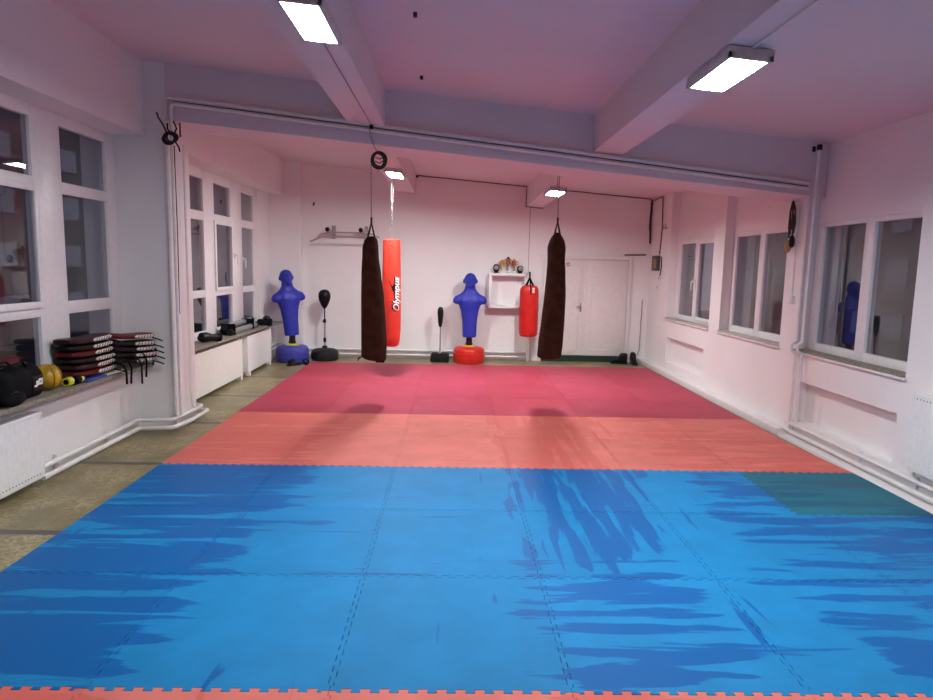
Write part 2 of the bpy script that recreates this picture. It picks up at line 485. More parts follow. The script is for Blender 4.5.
# ------------------------------------------------------------------ back door
d = thing('door_1', 'white painted double door in the back wall behind the right brown bag', 'door', (1.62, YB, 0)); d['kind'] = 'structure'
bm = NBM()
for a, b, z0, z1 in ((0, .07, 0, 2.0), (1.66, 1.73, 0, 2.0), (.07, 1.66, 1.93, 2.0)): box(bm, a, b, -.035, 0, z0, z1, .004)
obj('door_frame', bm, DOORM, d)
for a, b in ((.08, .865), (.875, 1.65)):
    bm = NBM(); box(bm, a, b, -.022, 0, .12, 1.92, .004)
    w = .10
    leaf = obj('door_leaf', bm, DOORM, d)
    bm = NBM()
    x0, x1, z0, z1 = a+w, b-w, .12+w, 1.92-w
    for q in ((x0, x1, z0, z0+.02), (x0, x1, z1-.02, z1), (x0, x0+.02, z0, z1), (x1-.02, x1, z0, z1)):
        box(bm, q[0], q[1], -.030, -.018, q[2], q[3], .003)
    obj('door_moulding', bm, DOORM, leaf)
bm = NBM(); box(bm, .85, .895, -.032, -.018, .12, 1.92, .003); obj('meeting_strip', bm, DOORM, d)
bm = NBM(); box(bm, .775, .805, -.03, -.02, .95, 1.12, .003); tube(bm, fillet([(.79, -.025, 1.05), (.79, -.07, 1.05), (.70, -.07, 1.05)], .02), .009, 8)
obj('handle', bm, STEEL, d)
bm = NBM(); box(bm, .07, 1.66, -.02, .01, 0., .115); obj('threshold', bm, DARKGREEN, d, smooth=False)
bm = NBM()
for q in ((2.115, 2.165, 1.855, 1.865), (2.115, 2.165, 1.80, 1.81), (2.115, 2.125, 1.81, 1.855), (2.155, 2.165, 1.81, 1.855)): box(bm, q[0], q[1], YB-.034, YB-.022, q[2], q[3])
o = tag(obj('door_sign', bm, BLACKP, smooth=False), 'tiny black outlined sign on the left door leaf beside the brown bag', 'sign')

# ------------------------------------------------------------------ mats
NX, T = 12, .025
XS = [-2.48, -1.478, -.476, .526, 1.528, 2.530, 3.545]
YS = [1.50, 2.50, 3.50, 4.52, 5.52, 6.53, 7.55, 8.56, 9.56, 10.56, 11.50]
def wob(a, b, k): return math.sin(a*12.9898+b*78.233+k*37.7)*.004
def seam(p, q, toothed, n=12, amp=.0115):
    """polyline from p to q with interlocking teeth"""
    p, q = Vector(p), Vector(q)
    L = (q-p).length; t = (q-p)/L; nn = Vector((-t.y, t.x))
    if not toothed: return [p, q]
    out = [p]
    m = .03; step = (L-2*m)/n
    out.append(p+t*m - nn*0)
    for i in range(n):
        s = m+i*step
        for f, dd in ((.0, -1), (.27, -1), (.21, 1), (.79, 1), (.73, -1), (1., -1)):
            if f in (0., 1.) and out and f == 0. and i > 0: continue
            out.append(p+t*(s+f*step)+nn*amp*dd)
    out.append(q-t*m); out.append(q)
    return out
G = {(i, j): Vector((XS[i]+wob(i, j, 1) - (.06 if i == 6 and j >= 5 else 0) + (.10 if i == 6 and j in (1, 2, 3) else 0), YS[j]+wob(i, j, 2))) for i in range(7) for j in range(len(YS))}
hs = {}; vs_ = {}
for j in range(len(YS)):
    for i in range(6): hs[i, j] = seam(G[i, j], G[i+1, j], j not in (0, 6, 10))
for i in range(7):
    for j in range(len(YS)-1): vs_[i, j] = seam(G[i, j], G[i, j+1], i not in (0, 6))
ORD = ['first', 'second', 'third', 'fourth', 'fifth', 'sixth']
EDGE = {6: .0035}
def matlabel(i, j):
    if j == 0: c, r = 'coral red', 'red row nearest the camera'
    elif j < 4: c, r = 'blue', ['front', 'middle', 'back'][j-1]+' blue row'
    elif j < 6: c, r = 'coral red', ['red row behind the blue', 'red row before the crimson'][j-4]
    else: c, r = 'crimson', ['nearest crimson row', 'second crimson row', 'third crimson row', 'farthest crimson row'][j-6]
    pos = ORD[i]+' from the left' if i < 5 else 'at the right end'
    if i == 0: pos = 'at the left end'
    if (i, j) == (5, 3): return 'teal-tinted foam puzzle mat at the right end of the back blue row', 'mat'
    return '%s foam mat %s in the %s' % (c, pos, r), 'mat'
GAP = .0017
for j in range(len(YS)-1):
    for i in range(6):
        bot, top = hs[i, j], hs[i, j+1]; lf, rg = vs_[i, j], vs_[i+1, j]
        c = (G[i, j]+G[i+1, j+1])/2
        ring = [p+Vector((0, EDGE.get(j, GAP))) for p in bot] + [p+Vector((-GAP, 0)) for p in rg[1:]] + [p+Vector((0, -EDGE.get(j+1, GAP))) for p in top[::-1][1:]] + [p+Vector((GAP, 0)) for p in lf[::-1][1:-1]]
        ring = [p-c for p in ring]
        bm = NBM()
        prism(bm, ring, 0, T)
        m = CORAL if j in (0, 4, 5) else MAGENTA if j > 5 else TEAL if (i, j) == (5, 3) else BLUE
        o = obj('foam_mat', bm, m, smooth=False, loc=(c.x, c.y, 0))
        lab, cat = matlabel(i, j)
        tag(o, lab, cat, {'coral red': 'coral red puzzle mats', 'crimson': 'crimson puzzle mats'}.get('crimson' if j > 5 else 'coral red' if j in (0, 4, 5) else '', 'blue puzzle mats'))

# ------------------------------------------------------------------ lamps
def lamp(x, y, z, label, w=.24, l=.62, tilt=.085, panel=None):
    t = thing('ceiling_light', label, 'ceiling light', (x, y, z), 0, 'LED panel lights on the beams')
    t.rotation_euler = (0, tilt, 0)
    bm = NBM()
    box(bm, -w/2, w/2, -l/2, l/2, .022, .055, .003)
    for q in ((-w/2, -w/2+.022, -l/2, l/2), (w/2-.022, w/2, -l/2, l/2), (-w/2, w/2, -l/2, -l/2+.022), (-w/2, w/2, l/2-.022, l/2)):
        box(bm, q[0], q[1], q[2], q[3], -.004, .024)
    obj('lamp_housing', bm, LFRAME, t, smooth=False)
    bm = NBM(); box(bm, -w/2+.022, w/2-.022, -l/2+.022, l/2-.022, .008, .018); obj('diffuser', bm, panel or LPANEL, t, smooth=False)
    return t
lamp(-.82, 3.87, 3.085, 'bright rectangular ceiling light on the near left beam', panel=emit_mat('weaker_led_panel', (.965, 1., .985), LAMP*.68))  # emission lowered here to keep the near left wall darker
lamp(1.52, 3.84, 2.862, 'bright rectangular ceiling light on the near right beam', panel=emit_mat('dim_led_panel', (.965, 1., .985), LAMP*.9))
lamp(-.85, 9.50, 3.012, 'small bright ceiling light on the far left beam above the brown bag')
lamp(1.425, 9.52, 2.815, 'small bright ceiling light above the right brown bag')

# wiring strip to lamp on the beams
def tubes(name, paths, r, m, label, cat, group=None, n=8):
    bm = NBM()
    for p in paths: tube(bm, p, r, n)
    return tag(obj(name, bm, m), label, cat, group)
tubes('cable', [[(1.53, YF+.1, zc(1.53, 0)-.366), (1.53, 3.56, zc(1.53, 0)-.366)]], .008, PIPE, 'white cable running along the right near beam to its light', 'cable')
tubes('cable', [[(-.84, 4.2, zc(-.84, 0)-.366), (-.84, 6.78, zc(-.84, 0)-.366)]], .004, GREYC, 'thin cable along the underside of the left near beam', 'cable')

# ------------------------------------------------------------------ pipes
def bz(x): return 2.88-.09*x
tubes('beam_pipe', [fillet([(-2.865, 6.755, .16), (-2.865, 6.755, bz(-2.865)+.21), (3.60, 6.755, bz(3.60)+.115)], .05)], .018, PIPE, 'upper white pipe running along the cross beam and down the pillar', 'pipe')
tubes('beam_pipe', [fillet([(-2.815, 6.755, .16), (-2.815, 6.755, bz(-2.815)+.155), (3.60, 6.755, bz(3.60)+.06)], .05)], .018, PIPE, 'lower white pipe running along the cross beam and down the pillar', 'pipe')
tubes('cable', [[(-2.80, 6.772, bz(-2.80)+.183), (-.9, 6.772, bz(-.9)+.157), (1.2, 6.772, bz(1.2)+.128), (3.6, 6.772, bz(3.6)+.088)]], .004, CRACK, 'thin dark line between the two pipes on the cross beam', 'cable')  # thin dark tube drawn as a line between the two pipes
tubes('pillar_pipe', [fillet([(-2.84, 7.10, 2.95), (-2.84, 7.10, .30), (-2.835, 7.12, .17), (-2.83, 7.2, .14)], .05)], .013, PIPE, 'white pipe down the side of the left pillar', 'pipe')
tubes('cable', [[(-2.872, 6.95, 2.92), (-2.872, 6.96, 2.0), (-2.872, 6.94, 1.2)]], .005, CRACK, 'dark cable down the side of the left pillar', 'cable')
# right vertical pipes with black caps
for y, lab in ((6.82, 'white vertical pipe with black cap, left one of the pair on the right wall'), (6.70, 'white vertical pipe with black cap, right one of the pair on the right wall')):
    t = thing('vertical_pipe', lab, 'pipe', (3.645, y, 0))
    bm = NBM(); 
    top = 3.00
    tube(bm, fillet([(0, 0, .08 if y > 6.75 else .16), (0, 0, .93), (-.05, 0, .95), (-.05, 0, 1.02), (0, 0, 1.05), (0, 0, top)], .02), .016, 10)
    obj('pipe_run', bm, PIPE, t)
    bm = NBM(); lathe(bm, [(.016, 0), (.026, .004), (.026, .05), (.014, .06)], 0, 0, top-.01, 12); obj('cap', bm, BLACKP, t)
# right floor pipes
def hpipe(path, lab, r=.02):
    t = thing('heating_pipe', lab, 'pipe')
    bm = NBM(); tube(bm, fillet(path, .05), r, 10); obj('pipe_run', bm, PIPE, t)
    return t
def clip(t, x, y, z0, z1, dx):
    bm = NBM(); box(bm, min(x, x+dx), max(x, x+dx), y-.012, y+.012, z0, z1, .003); obj('bracket', bm, PIPE, t)
t = hpipe([(3.64, YF+.02, .165), (3.64, 6.87, .165), (3.64, 6.9, .165)], 'upper white heating pipe along the foot of the right wall', .017)
for y in (6.8, 5.62, 4.9): clip(t, 3.66, y, .10, .20, .02)
t = hpipe([(3.63, YF+.02, .085), (3.63, 6.95, .085)], 'lower white heating pipe along the foot of the right wall', .019)
# left near pipes skirting the pillar, floor level
t = hpipe([(-3.19, 4.99, .13), (-3.19, 6.62, .13), (-2.86, 6.66, .13), (-2.83, 7.0, .13), (-2.83, 7.38, .13), (-3.1, 7.42, .13)], 'upper white heating pipe bending round the foot of the left pillar', .02)
for y in (5.3, 6.1): clip(t, -3.22, y, .0, .16, -.04)
t = hpipe([(-3.16, 4.99, .06), (-3.16, 6.56, .06), (-2.84, 6.60, .06), (-2.785, 6.95, .06), (-2.785, 7.44, .06), (-3.1, 7.46, .06)], 'lower white heating pipe bending round the foot of the left pillar', .022)
# back pipes
t = hpipe([(-2.75, 12.30, .16), (1.385, 12.30, .16)], 'upper white heating pipe along the foot of the back wall', .02)
bm = NBM(); box(bm, 1.40, 1.46, 12.28, 12.345, 0, .60, .004); obj('riser_cover', bm, PIPE, t)
t = hpipe([(-2.75, 12.30, .07), (1.385, 12.30, .07)], 'lower white heating pipe along the foot of the back wall', .02)
t = hpipe([(-3.2, 11.42, .30), (-3.19, 12.0, .30), (-3.15, 12.15, .30)], 'upper short white pipe between far radiator and blue dummy', .018)
t = hpipe([(-3.2, 11.42, .22), (-3.19, 12.0, .22), (-3.15, 12.15, .22)], 'lower short white pipe between far radiator and blue dummy', .018)

# ------------------------------------------------------------------ radiators
def radiator(x, y0, y1, z0, z1, side, m, label, depth=.10, pitch=.05, g=.0015):
    """side = +1 : front faces +x.  x is the front plane"""
    t = thing('radiator', label, 'radiator', (x, y0, z0))
    L, H = y1-y0, z1-z0
    n = max(4, int(L/pitch)); pts = []
    for i in range(n):
        for f, dx in ((.08, 0), (.42, 0), (.5, -g), (.92, -g)): pts.append((side*dx, (i+f)*L/n))
    bm = NBM()
    front = pts; back = [(-side*.018, p[1]) for p in pts[::-1]]
    ring = front+back
    slab(bm, [(a, b, .02) for a, b in ring], [(a, b, H-.02) for a, b in ring])
    bmesh.ops.triangulate(bm, faces=[f for f in bm.faces if len(f.verts) > 4], ngon_method='EAR_CLIP')
    for zz in ((0, .03), (H-.03, H)): box(bm, min(0, -side*.03), max(0, -side*.03), 0, L, *zz, .004)
    obj('panel', bm, m, t, smooth=False)
    bm = NBM(); box(bm, min(-side*depth, -side*(depth-.02)), max(-side*depth, -side*(depth-.02)), 0, L, .02, H-.02); obj('back_panel', bm, m, t, smooth=False)
    bm = NBM(); x0, x1 = sorted((-side*.002, -side*depth))
    for k in range(int(L/.03)): box(bm, x0+.01, x1-.01, k*.03+.006, k*.03+.022, H-.010, H-.002)
    box(bm, x0, x1, 0, L, H-.016, H-.009)
    obj('grille', bm, m, t, smooth=False)
    for yy in (0, L): 
        bm = NBM(); box(bm, x0, x1, yy-.006, yy+.006, .005, H-.003, .003); obj('side_cover', bm, m, t)
    return t
radiator(-3.15, 3.6, 5.00, .07, .585, 1, RADW, 'white panel radiator below the near left sill', .11)
ra = radiator(-3.14, 7.80, 9.80, .06, .615, 1, RAD, 'cream ribbed panel radiator behind the pillar, left of two under the far sill', .12, .05, .005)
rb = radiator(-3.14, 10.07, 11.36, .06, .625, 1, RADW, 'white panel radiator next to the blue dummy, right of two under the far sill', .12)
for r_, L in ((ra, 2.0), (rb, 1.29)):
    for y in (.06, L-.08):
        bm = NBM(); box(bm, -.06, .01, y-.03, y+.03, -.06, .02, .004); obj('foot', bm, RADW, r_)
rn = [o for o in bpy.data.objects if o.name.startswith('radiator') and o.parent is None][0]
rr = radiator(3.585, 3.4, 4.94, .255, .865, -1, RADW, 'white panel radiator at the right edge by the nearest right window', .09)
bm = NBM(); tube(bm, fillet([(.05, 1.50, .02), (.05, 1.50, -.06), (.055, 1.44, -.09)], .03), .012, 8); obj('valve', bm, PIPE, rr)

PERF, _nt, _b = new_mat('perforated_enamel'); _nb = NB(_nt)
_sep = _nb.n('ShaderNodeSeparateXYZ'); _nb.put(_sep.inputs[0], _nb.n('ShaderNodeTexCoord').outputs['Object'])
_nb.put(_b.inputs['Base Color'], _nb.mix(_nb.math('LESS_THAN', _nb.math('FRACT', _nb.math('DIVIDE', _sep.outputs[1], .035)), .45), (.84, .84, .84), (.10, .10, .10)))
def slots(r_, x, L, z, dirn):
    bm = NBM(); box(bm, min(x, x+dirn*.002), max(x, x+dirn*.002), .03, L-.03, z, z+.007)
    obj('perforated_strip', bm, PERF, r_, smooth=False)
slots(rr, 0., 1.54, .61-.045, -1); slots(rn, 0., 1.40, .035, 1)
# ------------------------------------------------------------------ punching bags
def ring2(cx, cy, z, rx, ry, n=32, fold=0., ph=0., k=9, tilt=0.):
    out = []
    for i in range(n):
        a = 2*PI*i/n; f = 1+fold*math.sin(k*a+ph)+.5*fold*math.sin((k+4)*a+2*ph)
        x, y = rx*f*math.cos(a), ry*f*math.sin(a)
        out.append((cx+x, cy+y, z+tilt*x))
    return out
def interp(tab, t):
    for (a, *va), (b, *vb) in zip(tab, tab[1:]):
        if a <= t <= b:
            s = (t-a)/(b-a); s = s*s*(3-2*s)*.5+s*.5
            return [p+(q-p)*s for p, q in zip(va, vb)]
    return list(tab[-1][1:])
def bag_body(tab, zt, zb, n=48, fold=0., ntab=36, tilt=0., ratio=1., k=9, foldtop=None):
    """tab: (t from top 0..1, centre x, radius)"""
    rings = []
    for i in range(ntab+1):
        t = i/ntab
        cx, r = interp(tab, t)
        f = fold*(1 if foldtop is None else (1-min(1, t/.28))*foldtop+.12)
        rings.append(ring2(cx, 0, zt+(zb-zt)*t, r, r*ratio, n, f, 1.5*t+.4, k, tilt*t))
    # rounded bottom
    cx, r = interp(tab, 1.)
    for q, dz in ((.93, .018), (.75, .032), (.4, .04), (.05, .042)):
        rings.append(ring2(cx, 0, zb-dz, r*q, r*q*ratio, n, 0, 0, k, tilt))
    rings = [ring2(interp(tab, 0)[0], 0, zt+.012, interp(tab, 0)[1]*.55, interp(tab, 0)[1]*.55*ratio, n, fold, .4, k)]+rings
    return loft(NBM(), rings)
def hang_straps(bm, cx, r, zt, apex, zapex, n=4, rad=.007, drop=.02):
    for i in range(n):
        a = 2*PI*(i+.5)/n
        tube(bm, [(cx+r*math.cos(a), r*math.sin(a), zt-drop), (cx+(r*.5)*math.cos(a)*.9+(apex-cx)*.5, r*.45*math.sin(a), (zt+zapex)/2), (apex, 0, zapex)], rad, 6)

# left brown bag
BY = 8.2
t = thing('punching_bag', 'left brown canvas punching bag with sagging top, hanging before the orange-red bag', 'punching bag', (-1.02, BY, 0), 0, 'brown canvas punching bags')
tab = [(0, .0, .055), (.035, -.01, .085), (.09, -.015, .098), (.16, -.012, .102), (.3, .0, .122), (.5, .018, .143), (.7, .03, .154), (.88, .038, .160), (1, .035, .157)]
b = obj('bag_body', bag_body(tab, 2.09, .60, fold=.05, tilt=-.12, k=5, foldtop=1.), BROWN, t)
bm = NBM(); box(bm, .06, .17, -.05, .05, .535, .57, .012); obj('bottom_patch', bm, BLACKF, t)
bm = NBM(); tube(bm, [(-.10, -.10, .62), (-.135, -.12, .60), (-.155, -.11, .565)], [.006, .012, .004], 6); obj('drawstring', bm, BROWN, t)
bm = NBM(); hang_straps(bm, 0, .06, 2.10, .0, 2.27, 4, .009); tube(bm, [(0, 0, 2.24), (0, 0, 2.33)], .012, 8); obj('strap', bm, ROPEB, t)
bm = NBM(); tube(bm, [(0, 0, 2.31), (-.005, 0, 2.8), (.0, 0, zc(-1., 1)-.352)], .006, 6); obj('rope', bm, GREYC, t)

# right brown bag
t = thing('punching_bag', 'right brown canvas punching bag hanging in front of the white double door', 'punching bag', (1.265, BY, 0), 0, 'brown canvas punching bags')
tab = [(0, .01, .035), (.025, .01, .065), (.07, .01, .098), (.12, .008, .112), (.2, .008, .108), (.32, .012, .118), (.5, .01, .134), (.7, -.005, .146), (.9, -.025, .155), (1, -.035, .152)]
obj('bag_body', bag_body(tab, 2.185, .66, fold=.045, k=5, foldtop=1., tilt=.02), BROWN, t)
bm = NBM(); hang_straps(bm, .01, .05, 2.185, .01, 2.33, 4, .008); tube(bm, [(.01, 0, 2.31), (.01, 0, 2.38)], .012, 8); obj('strap', bm, ROPEB, t)
bm = NBM(); tube(bm, [(.01, 0, 2.36), (.01, 0, zc(1.3, 1)-.004)], .006, 6); tube(bm, [(-.012, 0, 2.6), (-.012, 0, zc(1.3, 1)-.004)], .005, 6); obj('rope', bm, GREYC, t)

# orange-red bag with lettering
OY = 10.1
t = thing('punching_bag', 'orange-red vinyl punching bag with white script lettering, behind the left brown bag', 'punching bag', (-.945, OY, 0))
tab = [(0, .0, .118), (.03, .0, .122), (.15, .0, .130), (.3, .0, .140), (.6, .0, .146), (.85, .0, .144), (.96, -.004, .136), (1, -.005, .122)]
obj('bag_body', bag_body(tab, 2.13, .54, fold=.07, k=4, foldtop=1.0), ORANGE, t)
def radius_at(z): return interp(tab, (2.13-z)/(2.13-.54))[1]
bm = NBM(); hang_straps(bm, 0, .07, 2.15, .0, 2.36, 4, .005); chain(bm, 0, 0, 2.35, 2.72, .022, .005); obj('chain', bm, STEEL, t)
bm = NBM(); tube(bm, [(-.012, 0, 2.70), (-.012, 0, zc(-.95, 1)-.34)], .006, 6); tube(bm, [(.014, 0, 2.70), (.014, 0, zc(-.95, 1)-.34)], .006, 6); obj('strap', bm, GREYC, t)
bm = NBM(); chain(bm, -.0, -.128, 1.90, 2.14, .02, .004); obj('loose_chain', bm, STEEL, t)

def wrapped_text(txt, size, shear, z0, ang0, parent, name, m, off, rad_fn):
    cu = bpy.data.curves.new(name, 'FONT'); cu.body = txt; cu.size = size; cu.shear = shear; cu.offset = off[2]; cu.extrude = 0; cu.space_character = 1.0
    cu.resolution_u = 4
    tmp = bpy.data.objects.new(name, cu); COL.objects.link(tmp)
    dg = bpy.context.evaluated_depsgraph_get()
    me = bpy.data.meshes.new_from_object(tmp.evaluated_get(dg))
    COL.objects.unlink(tmp); bpy.data.objects.remove(tmp); bpy.data.curves.remove(cu)
    bm = NBM(); bm.from_mesh(me); bpy.data.meshes.remove(me)
    bmesh.ops.subdivide_edges(bm, edges=[e for e in bm.edges if e.calc_length() > .03], cuts=2)
    for v in bm.verts:
        u, w = v.co.x, v.co.y                      # u along the text (runs upwards), w across
        z = z0+u+off[0]
        a = ang0 - (w+off[1])/.145                 # text top points towards -x
        r = rad_fn(z)+off[3]
        v.co = Vector((r*math.sin(a), -r*math.cos(a), z))
    bmesh.ops.solidify(bm, geom=bm.faces[:], thickness=.0012)
    return obj(name, bm, m, parent, smooth=False)
wrapped_text('Olympus', .143, .28, 1.045, .95, t, 'lettering_shadow', BLACKINK, (.0, .018, .006, .004), radius_at)
wrapped_text('Olympus', .143, .28, 1.045, .95, t, 'lettering', WHITEINK, (0, 0, .003, .0062), radius_at)
bm = NBM()                                           # dark swoosh over the lettering
pts = []
for k in range(9):
    s = k/8; z = 1.50-.17*s; a = .10+.25*s; r = radius_at(z)+.004; w = .028*(1-s)+.012
    pts.append(((r*math.sin(a-w/.145), -r*math.cos(a-w/.145), z+.02), (r*math.sin(a+w/.145), -r*math.cos(a+w/.145), z-.02)))
vv = [[bm.verts.new(p) for p in q] for q in pts]
for a, b_ in zip(vv, vv[1:]): bm.faces.new((a[0], a[1], b_[1], b_[0]))
bmesh.ops.solidify(bm, geom=bm.faces[:], thickness=.0015); obj('swoosh', bm, BLACKINK, t, smooth=False)

# small red bag and wall bracket
t = thing('punching_bag', 'small round-ended red punching bag hanging beside the white wall shelf', 'punching bag', (1.385, 11.92, 0))
prof = [(.02, .50), (.10, .502), (.145, .515), (.168, .55), (.172, .62), (.174, .95), (.172, 1.30), (.165, 1.37), (.14, 1.42), (.09, 1.44), (.02, 1.445)]
obj('bag_body', lathe(NBM(), prof, n=36), REDV, t)
bm = NBM(); lathe(bm, [(.1725, .555), (.1755, .558), (.1755, .562), (.1725, .566)], n=36); obj('piping', bm, REDP, t); bm = NBM(); lathe(bm, [(.170, 1.352), (.1725, 1.356), (.1725, 1.36), (.168, 1.364)], n=36); obj('piping', bm, REDP, t)
bm = NBM()
for a in (PI*.28, PI*.72, PI*1.28, PI*1.72):
    tube(bm, [(.10*math.cos(a), .10*math.sin(a), 1.435), (.05*math.cos(a), .05*math.sin(a), 1.50), (0, 0, 1.58)], .014, 6)
tube(bm, [(.0, -.172, 1.28), (.005, -.165, 1.38), (.0, -.12, 1.44), (0, 0, 1.58)], .012, 6); tube(bm, [(0, 0, 1.56), (0, 0, 1.68)], .016, 8)
obj('strap', bm, BLACKF, t)
bm = NBM(); box(bm, .035, .075, -.178, -.168, 1.31, 1.40, .004); obj('tag', bm, MARBLE, t)
t = thing('bag_bracket', 'white steel wall bracket holding up the small red punching bag', 'bracket', (1.25, YB, 1.5))
bm = NBM(); box(bm, -.05, .09, -.012, 0, -.06, .12, .004); obj('plate', bm, PIPE, t)
bm = NBM(); tube(bm, fillet([(.05, -.01, .08), (.135, -.43, .20)], .03), .014, 8); tube(bm, [(.03, -.01, -.04), (.135, -.41, .19)], .01, 8); obj('arm', bm, PIPE, t)

# ------------------------------------------------------------------ torso dummies
def dummy_skin(name):
    bm = NBM()
    n = 32
    def er(z, w, dpt, cy_=0., e=2.3):
        out = []
        for i in range(n):
            a = 2*PI*i/n; c, s = math.cos(a), math.sin(a)
            out.append((w*math.copysign(abs(c)**(2/e), c), cy_+dpt*math.copysign(abs(s)**(2/e), s), z))
        return out
    tor = [(.47, .122, .102, 0), (.49, .127, .106, 0), (.60, .130, .110, 0), (.75, .136, .113, 0), (.88, .152, .118, 0), (.96, .165, .122, 0),
           (1.02, .185, .126, -.004), (1.10, .21, .132, -.006), (1.17, .225, .128, -.004), (1.225, .215, .114, 0), (1.265, .175, .096, .004), (1.305, .130, .084, .006), (1.34, .108, .082, .006), (1.38, .096, .084, 0), (1.43, .09, .08, 0)]
    loft(bm, [er(z, w, dpt, c) for z, w, dpt, c in tor])
    for s in (-1, 1):                                # shoulders ending in short stubs
        p = [(s*.10, 0, 1.17), (s*.17, 0, 1.16), (s*.215, -.005, 1.14), (s*.235, -.01, 1.11), (s*.243, -.012, 1.075)]
        tube(bm, p, [.088, .096, .094, .085, .058], 20)
        ellipsoid(bm, (s*.085, -.105, 1.13), .075, .035, .05)
    ellipsoid(bm, (0, .012, 1.51), .114, .126, .130, 24, 18)
    ellipsoid(bm, (0, -.03, 1.452), .084, .084, .085)
    ellipsoid(bm, (0, -.098, 1.400), .035, .026, .024)          # chin
    tube(bm, [(0, -.104, 1.53), (0, -.128, 1.485), (0, -.138, 1.468)], [.010, .018, .020], 10)   # nose
    ellipsoid(bm, (0, -.100, 1.545), .066, .022, .016)          # brow
    ellipsoid(bm, (0, -.107, 1.432), .034, .016, .009)          # mouth
    for s in (-1, 1):
        ellipsoid(bm, (s*.117, .012, 1.49), .022, .030, .042)   # ears
    me = bpy.data.meshes.new(name); bm.to_mesh(me); bm.free()
    o = bpy.data.objects.new(name, me); COL.objects.link(o)
    md = o.modifiers.new('r', 'REMESH'); md.mode = 'VOXEL'; md.voxel_size = .0115
    md2 = o.modifiers.new('s', 'SMOOTH'); md2.iterations = 5; md2.factor = .5
    dg = bpy.context.evaluated_depsgraph_get()
    me2 = bpy.data.meshes.new_from_object(o.evaluated_get(dg))
    bpy.data.objects.remove(o); bpy.data.meshes.remove(me)
    for v in me2.vertices:                           # eye sockets and horizontal creases of the rubber trunk
        x, y, z = v.co
        if y < -.05:
            for s in (-1, 1):
                q = ((x-s*.038)/.022)**2+((z-1.512)/.013)**2
                if q < 4: v.co.y += .011*math.exp(-q)
        if .5 < z < 1.02:
            for zz, dd in ((.56, .004), (.64, .003), (.70, .006), (.76, .003), (.81, .006), (.87, .004), (.92, .006), (.97, .004)):
                q = ((z-zz-.05*x*math.sin(zz*40))/.007)**2
                if q < 5:
                    k = 1-dd*7*math.exp(-q)*.9
                    v.co.x *= k; v.co.y *= k
    me2.name = name; me2.shade_smooth()
    return me2
SK = dummy_skin('torso')
def dummy(loc, rot, base_m, collar_m, label, lean=0.):
    t = thing('torso_dummy', label, 'training dummy', loc, rot, 'blue torso dummies on round bases')
    me = SK if not SK.users else SK
    if not me.materials: me.materials.append(SKIN)
    o = bpy.data.objects.new('torso', me); COL.objects.link(o); o.parent = t
    if lean: o.matrix_local = Matrix.Translation((0, 0, .42)) @ Matrix.Rotation(-rot, 4, 'Z') @ Matrix.Rotation(lean, 4, 'Y') @ Matrix.Rotation(rot, 4, 'Z') @ Matrix.Translation((0, 0, -.42))
    bm = NBM(); lathe(bm, [(.03, 0), (.262, 0), (.278, .012), (.285, .04), (.288, .13), (.285, .225), (.272, .262), (.24, .284), (.14, .294), (.03, .297)], n=44)
    for a in (1, 2): lathe(bm, [(.285, .085*a), (.291, .085*a+.006), (.291, .085*a+.012), (.285, .085*a+.018)], n=44)
    obj('base', bm, base_m, t)
    bm = NBM(); lathe(bm, [(.06, .29), (.115, .29), (.118, .305), (.095, .322), (.06, .325)], n=30); obj('collar', bm, collar_m, t)
    bm = NBM(); lathe(bm, [(.055, .315), (.055, .48)], n=20); lathe(bm, [(.062, .335), (.066, .345), (.066, .36), (.06, .37)], n=20); obj('post', bm, BLACKP, t)
    return t
dummy((-2.86, 11.70, 0), .62, BLUEP, LYELL, 'blue torso dummy on a round blue base beside the far left sill', -.085)
dummy((.31, 11.95, 0), 0., REDP, YELL, 'blue torso dummy on a round red base between the bags')

# ------------------------------------------------------------------ reflex ball stands
t = thing('reflex_bag_stand', 'black reflex ball on a pole with round black base, beside the blue-based dummy', 'reflex bag', (-2.33, 11.95, 0))
obj('base', lathe(NBM(), [(.02, 0), (.21, 0), (.24, .02), (.25, .06), (.25, .12), (.235, .17), (.19, .20), (.10, .215), (.05, .22), (.045, .26), (.02, .265)], n=40), CHARC, t)
bm = NBM(); tube(bm, [(0, 0, .24), (0, 0, .72)], .016, 10); obj('lower_pole', bm, STEEL, t)
bm = NBM(); tube(bm, [(0, 0, .70), (0, 0, 1.02)], .011, 10); lathe(bm, [(.02, .68), (.026, .69), (.026, .74), (.02, .75)], n=14); tube(bm, [(-.02, 0, .72), (-.05, 0, .70)], .008, 8); obj('upper_pole', bm, BLACKP, t)
bm = NBM(); lathe(bm, [(.018, .33), (.026, .34), (.026, .40), (.018, .41)], n=14); obj('coupling', bm, BLACKP, t)
bm = NBM(); lathe(bm, [(.012, .94), (.035, .96), (.06, 1.0), (.095, 1.08), (.112, 1.16), (.105, 1.22), (.078, 1.265), (.035, 1.285), (.004, 1.288)], n=30); obj('ball', bm, BLACKL, t)
t = thing('reflex_bag_stand', 'thin black reflex bag on a pole with square black base, beside the red-based dummy', 'reflex bag', (-.225, 12.02, 0))
bm = NBM(); box(bm, -.17, .17, -.15, .15, 0, .135, .02); box(bm, -.15, .15, -.13, .13, .13, .155, .01); obj('base', bm, BLACKR, t)
bm = NBM(); tube(bm, [(0, 0, .15), (.004, 0, .70)], .014, 10); lathe(bm, [(.03, .15), (.03, .18), (.015, .20)], n=14); obj('pole', bm, STEEL, t)
bm = NBM(); lathe(bm, [(.010, .63), (.028, .66), (.040, .72), (.050, .82), (.056, .90), (.052, .96), (.035, 1.0), (.004, 1.01)], 0, 0, 0, 22); obj('striking_pad', bm, BLACKL, t)

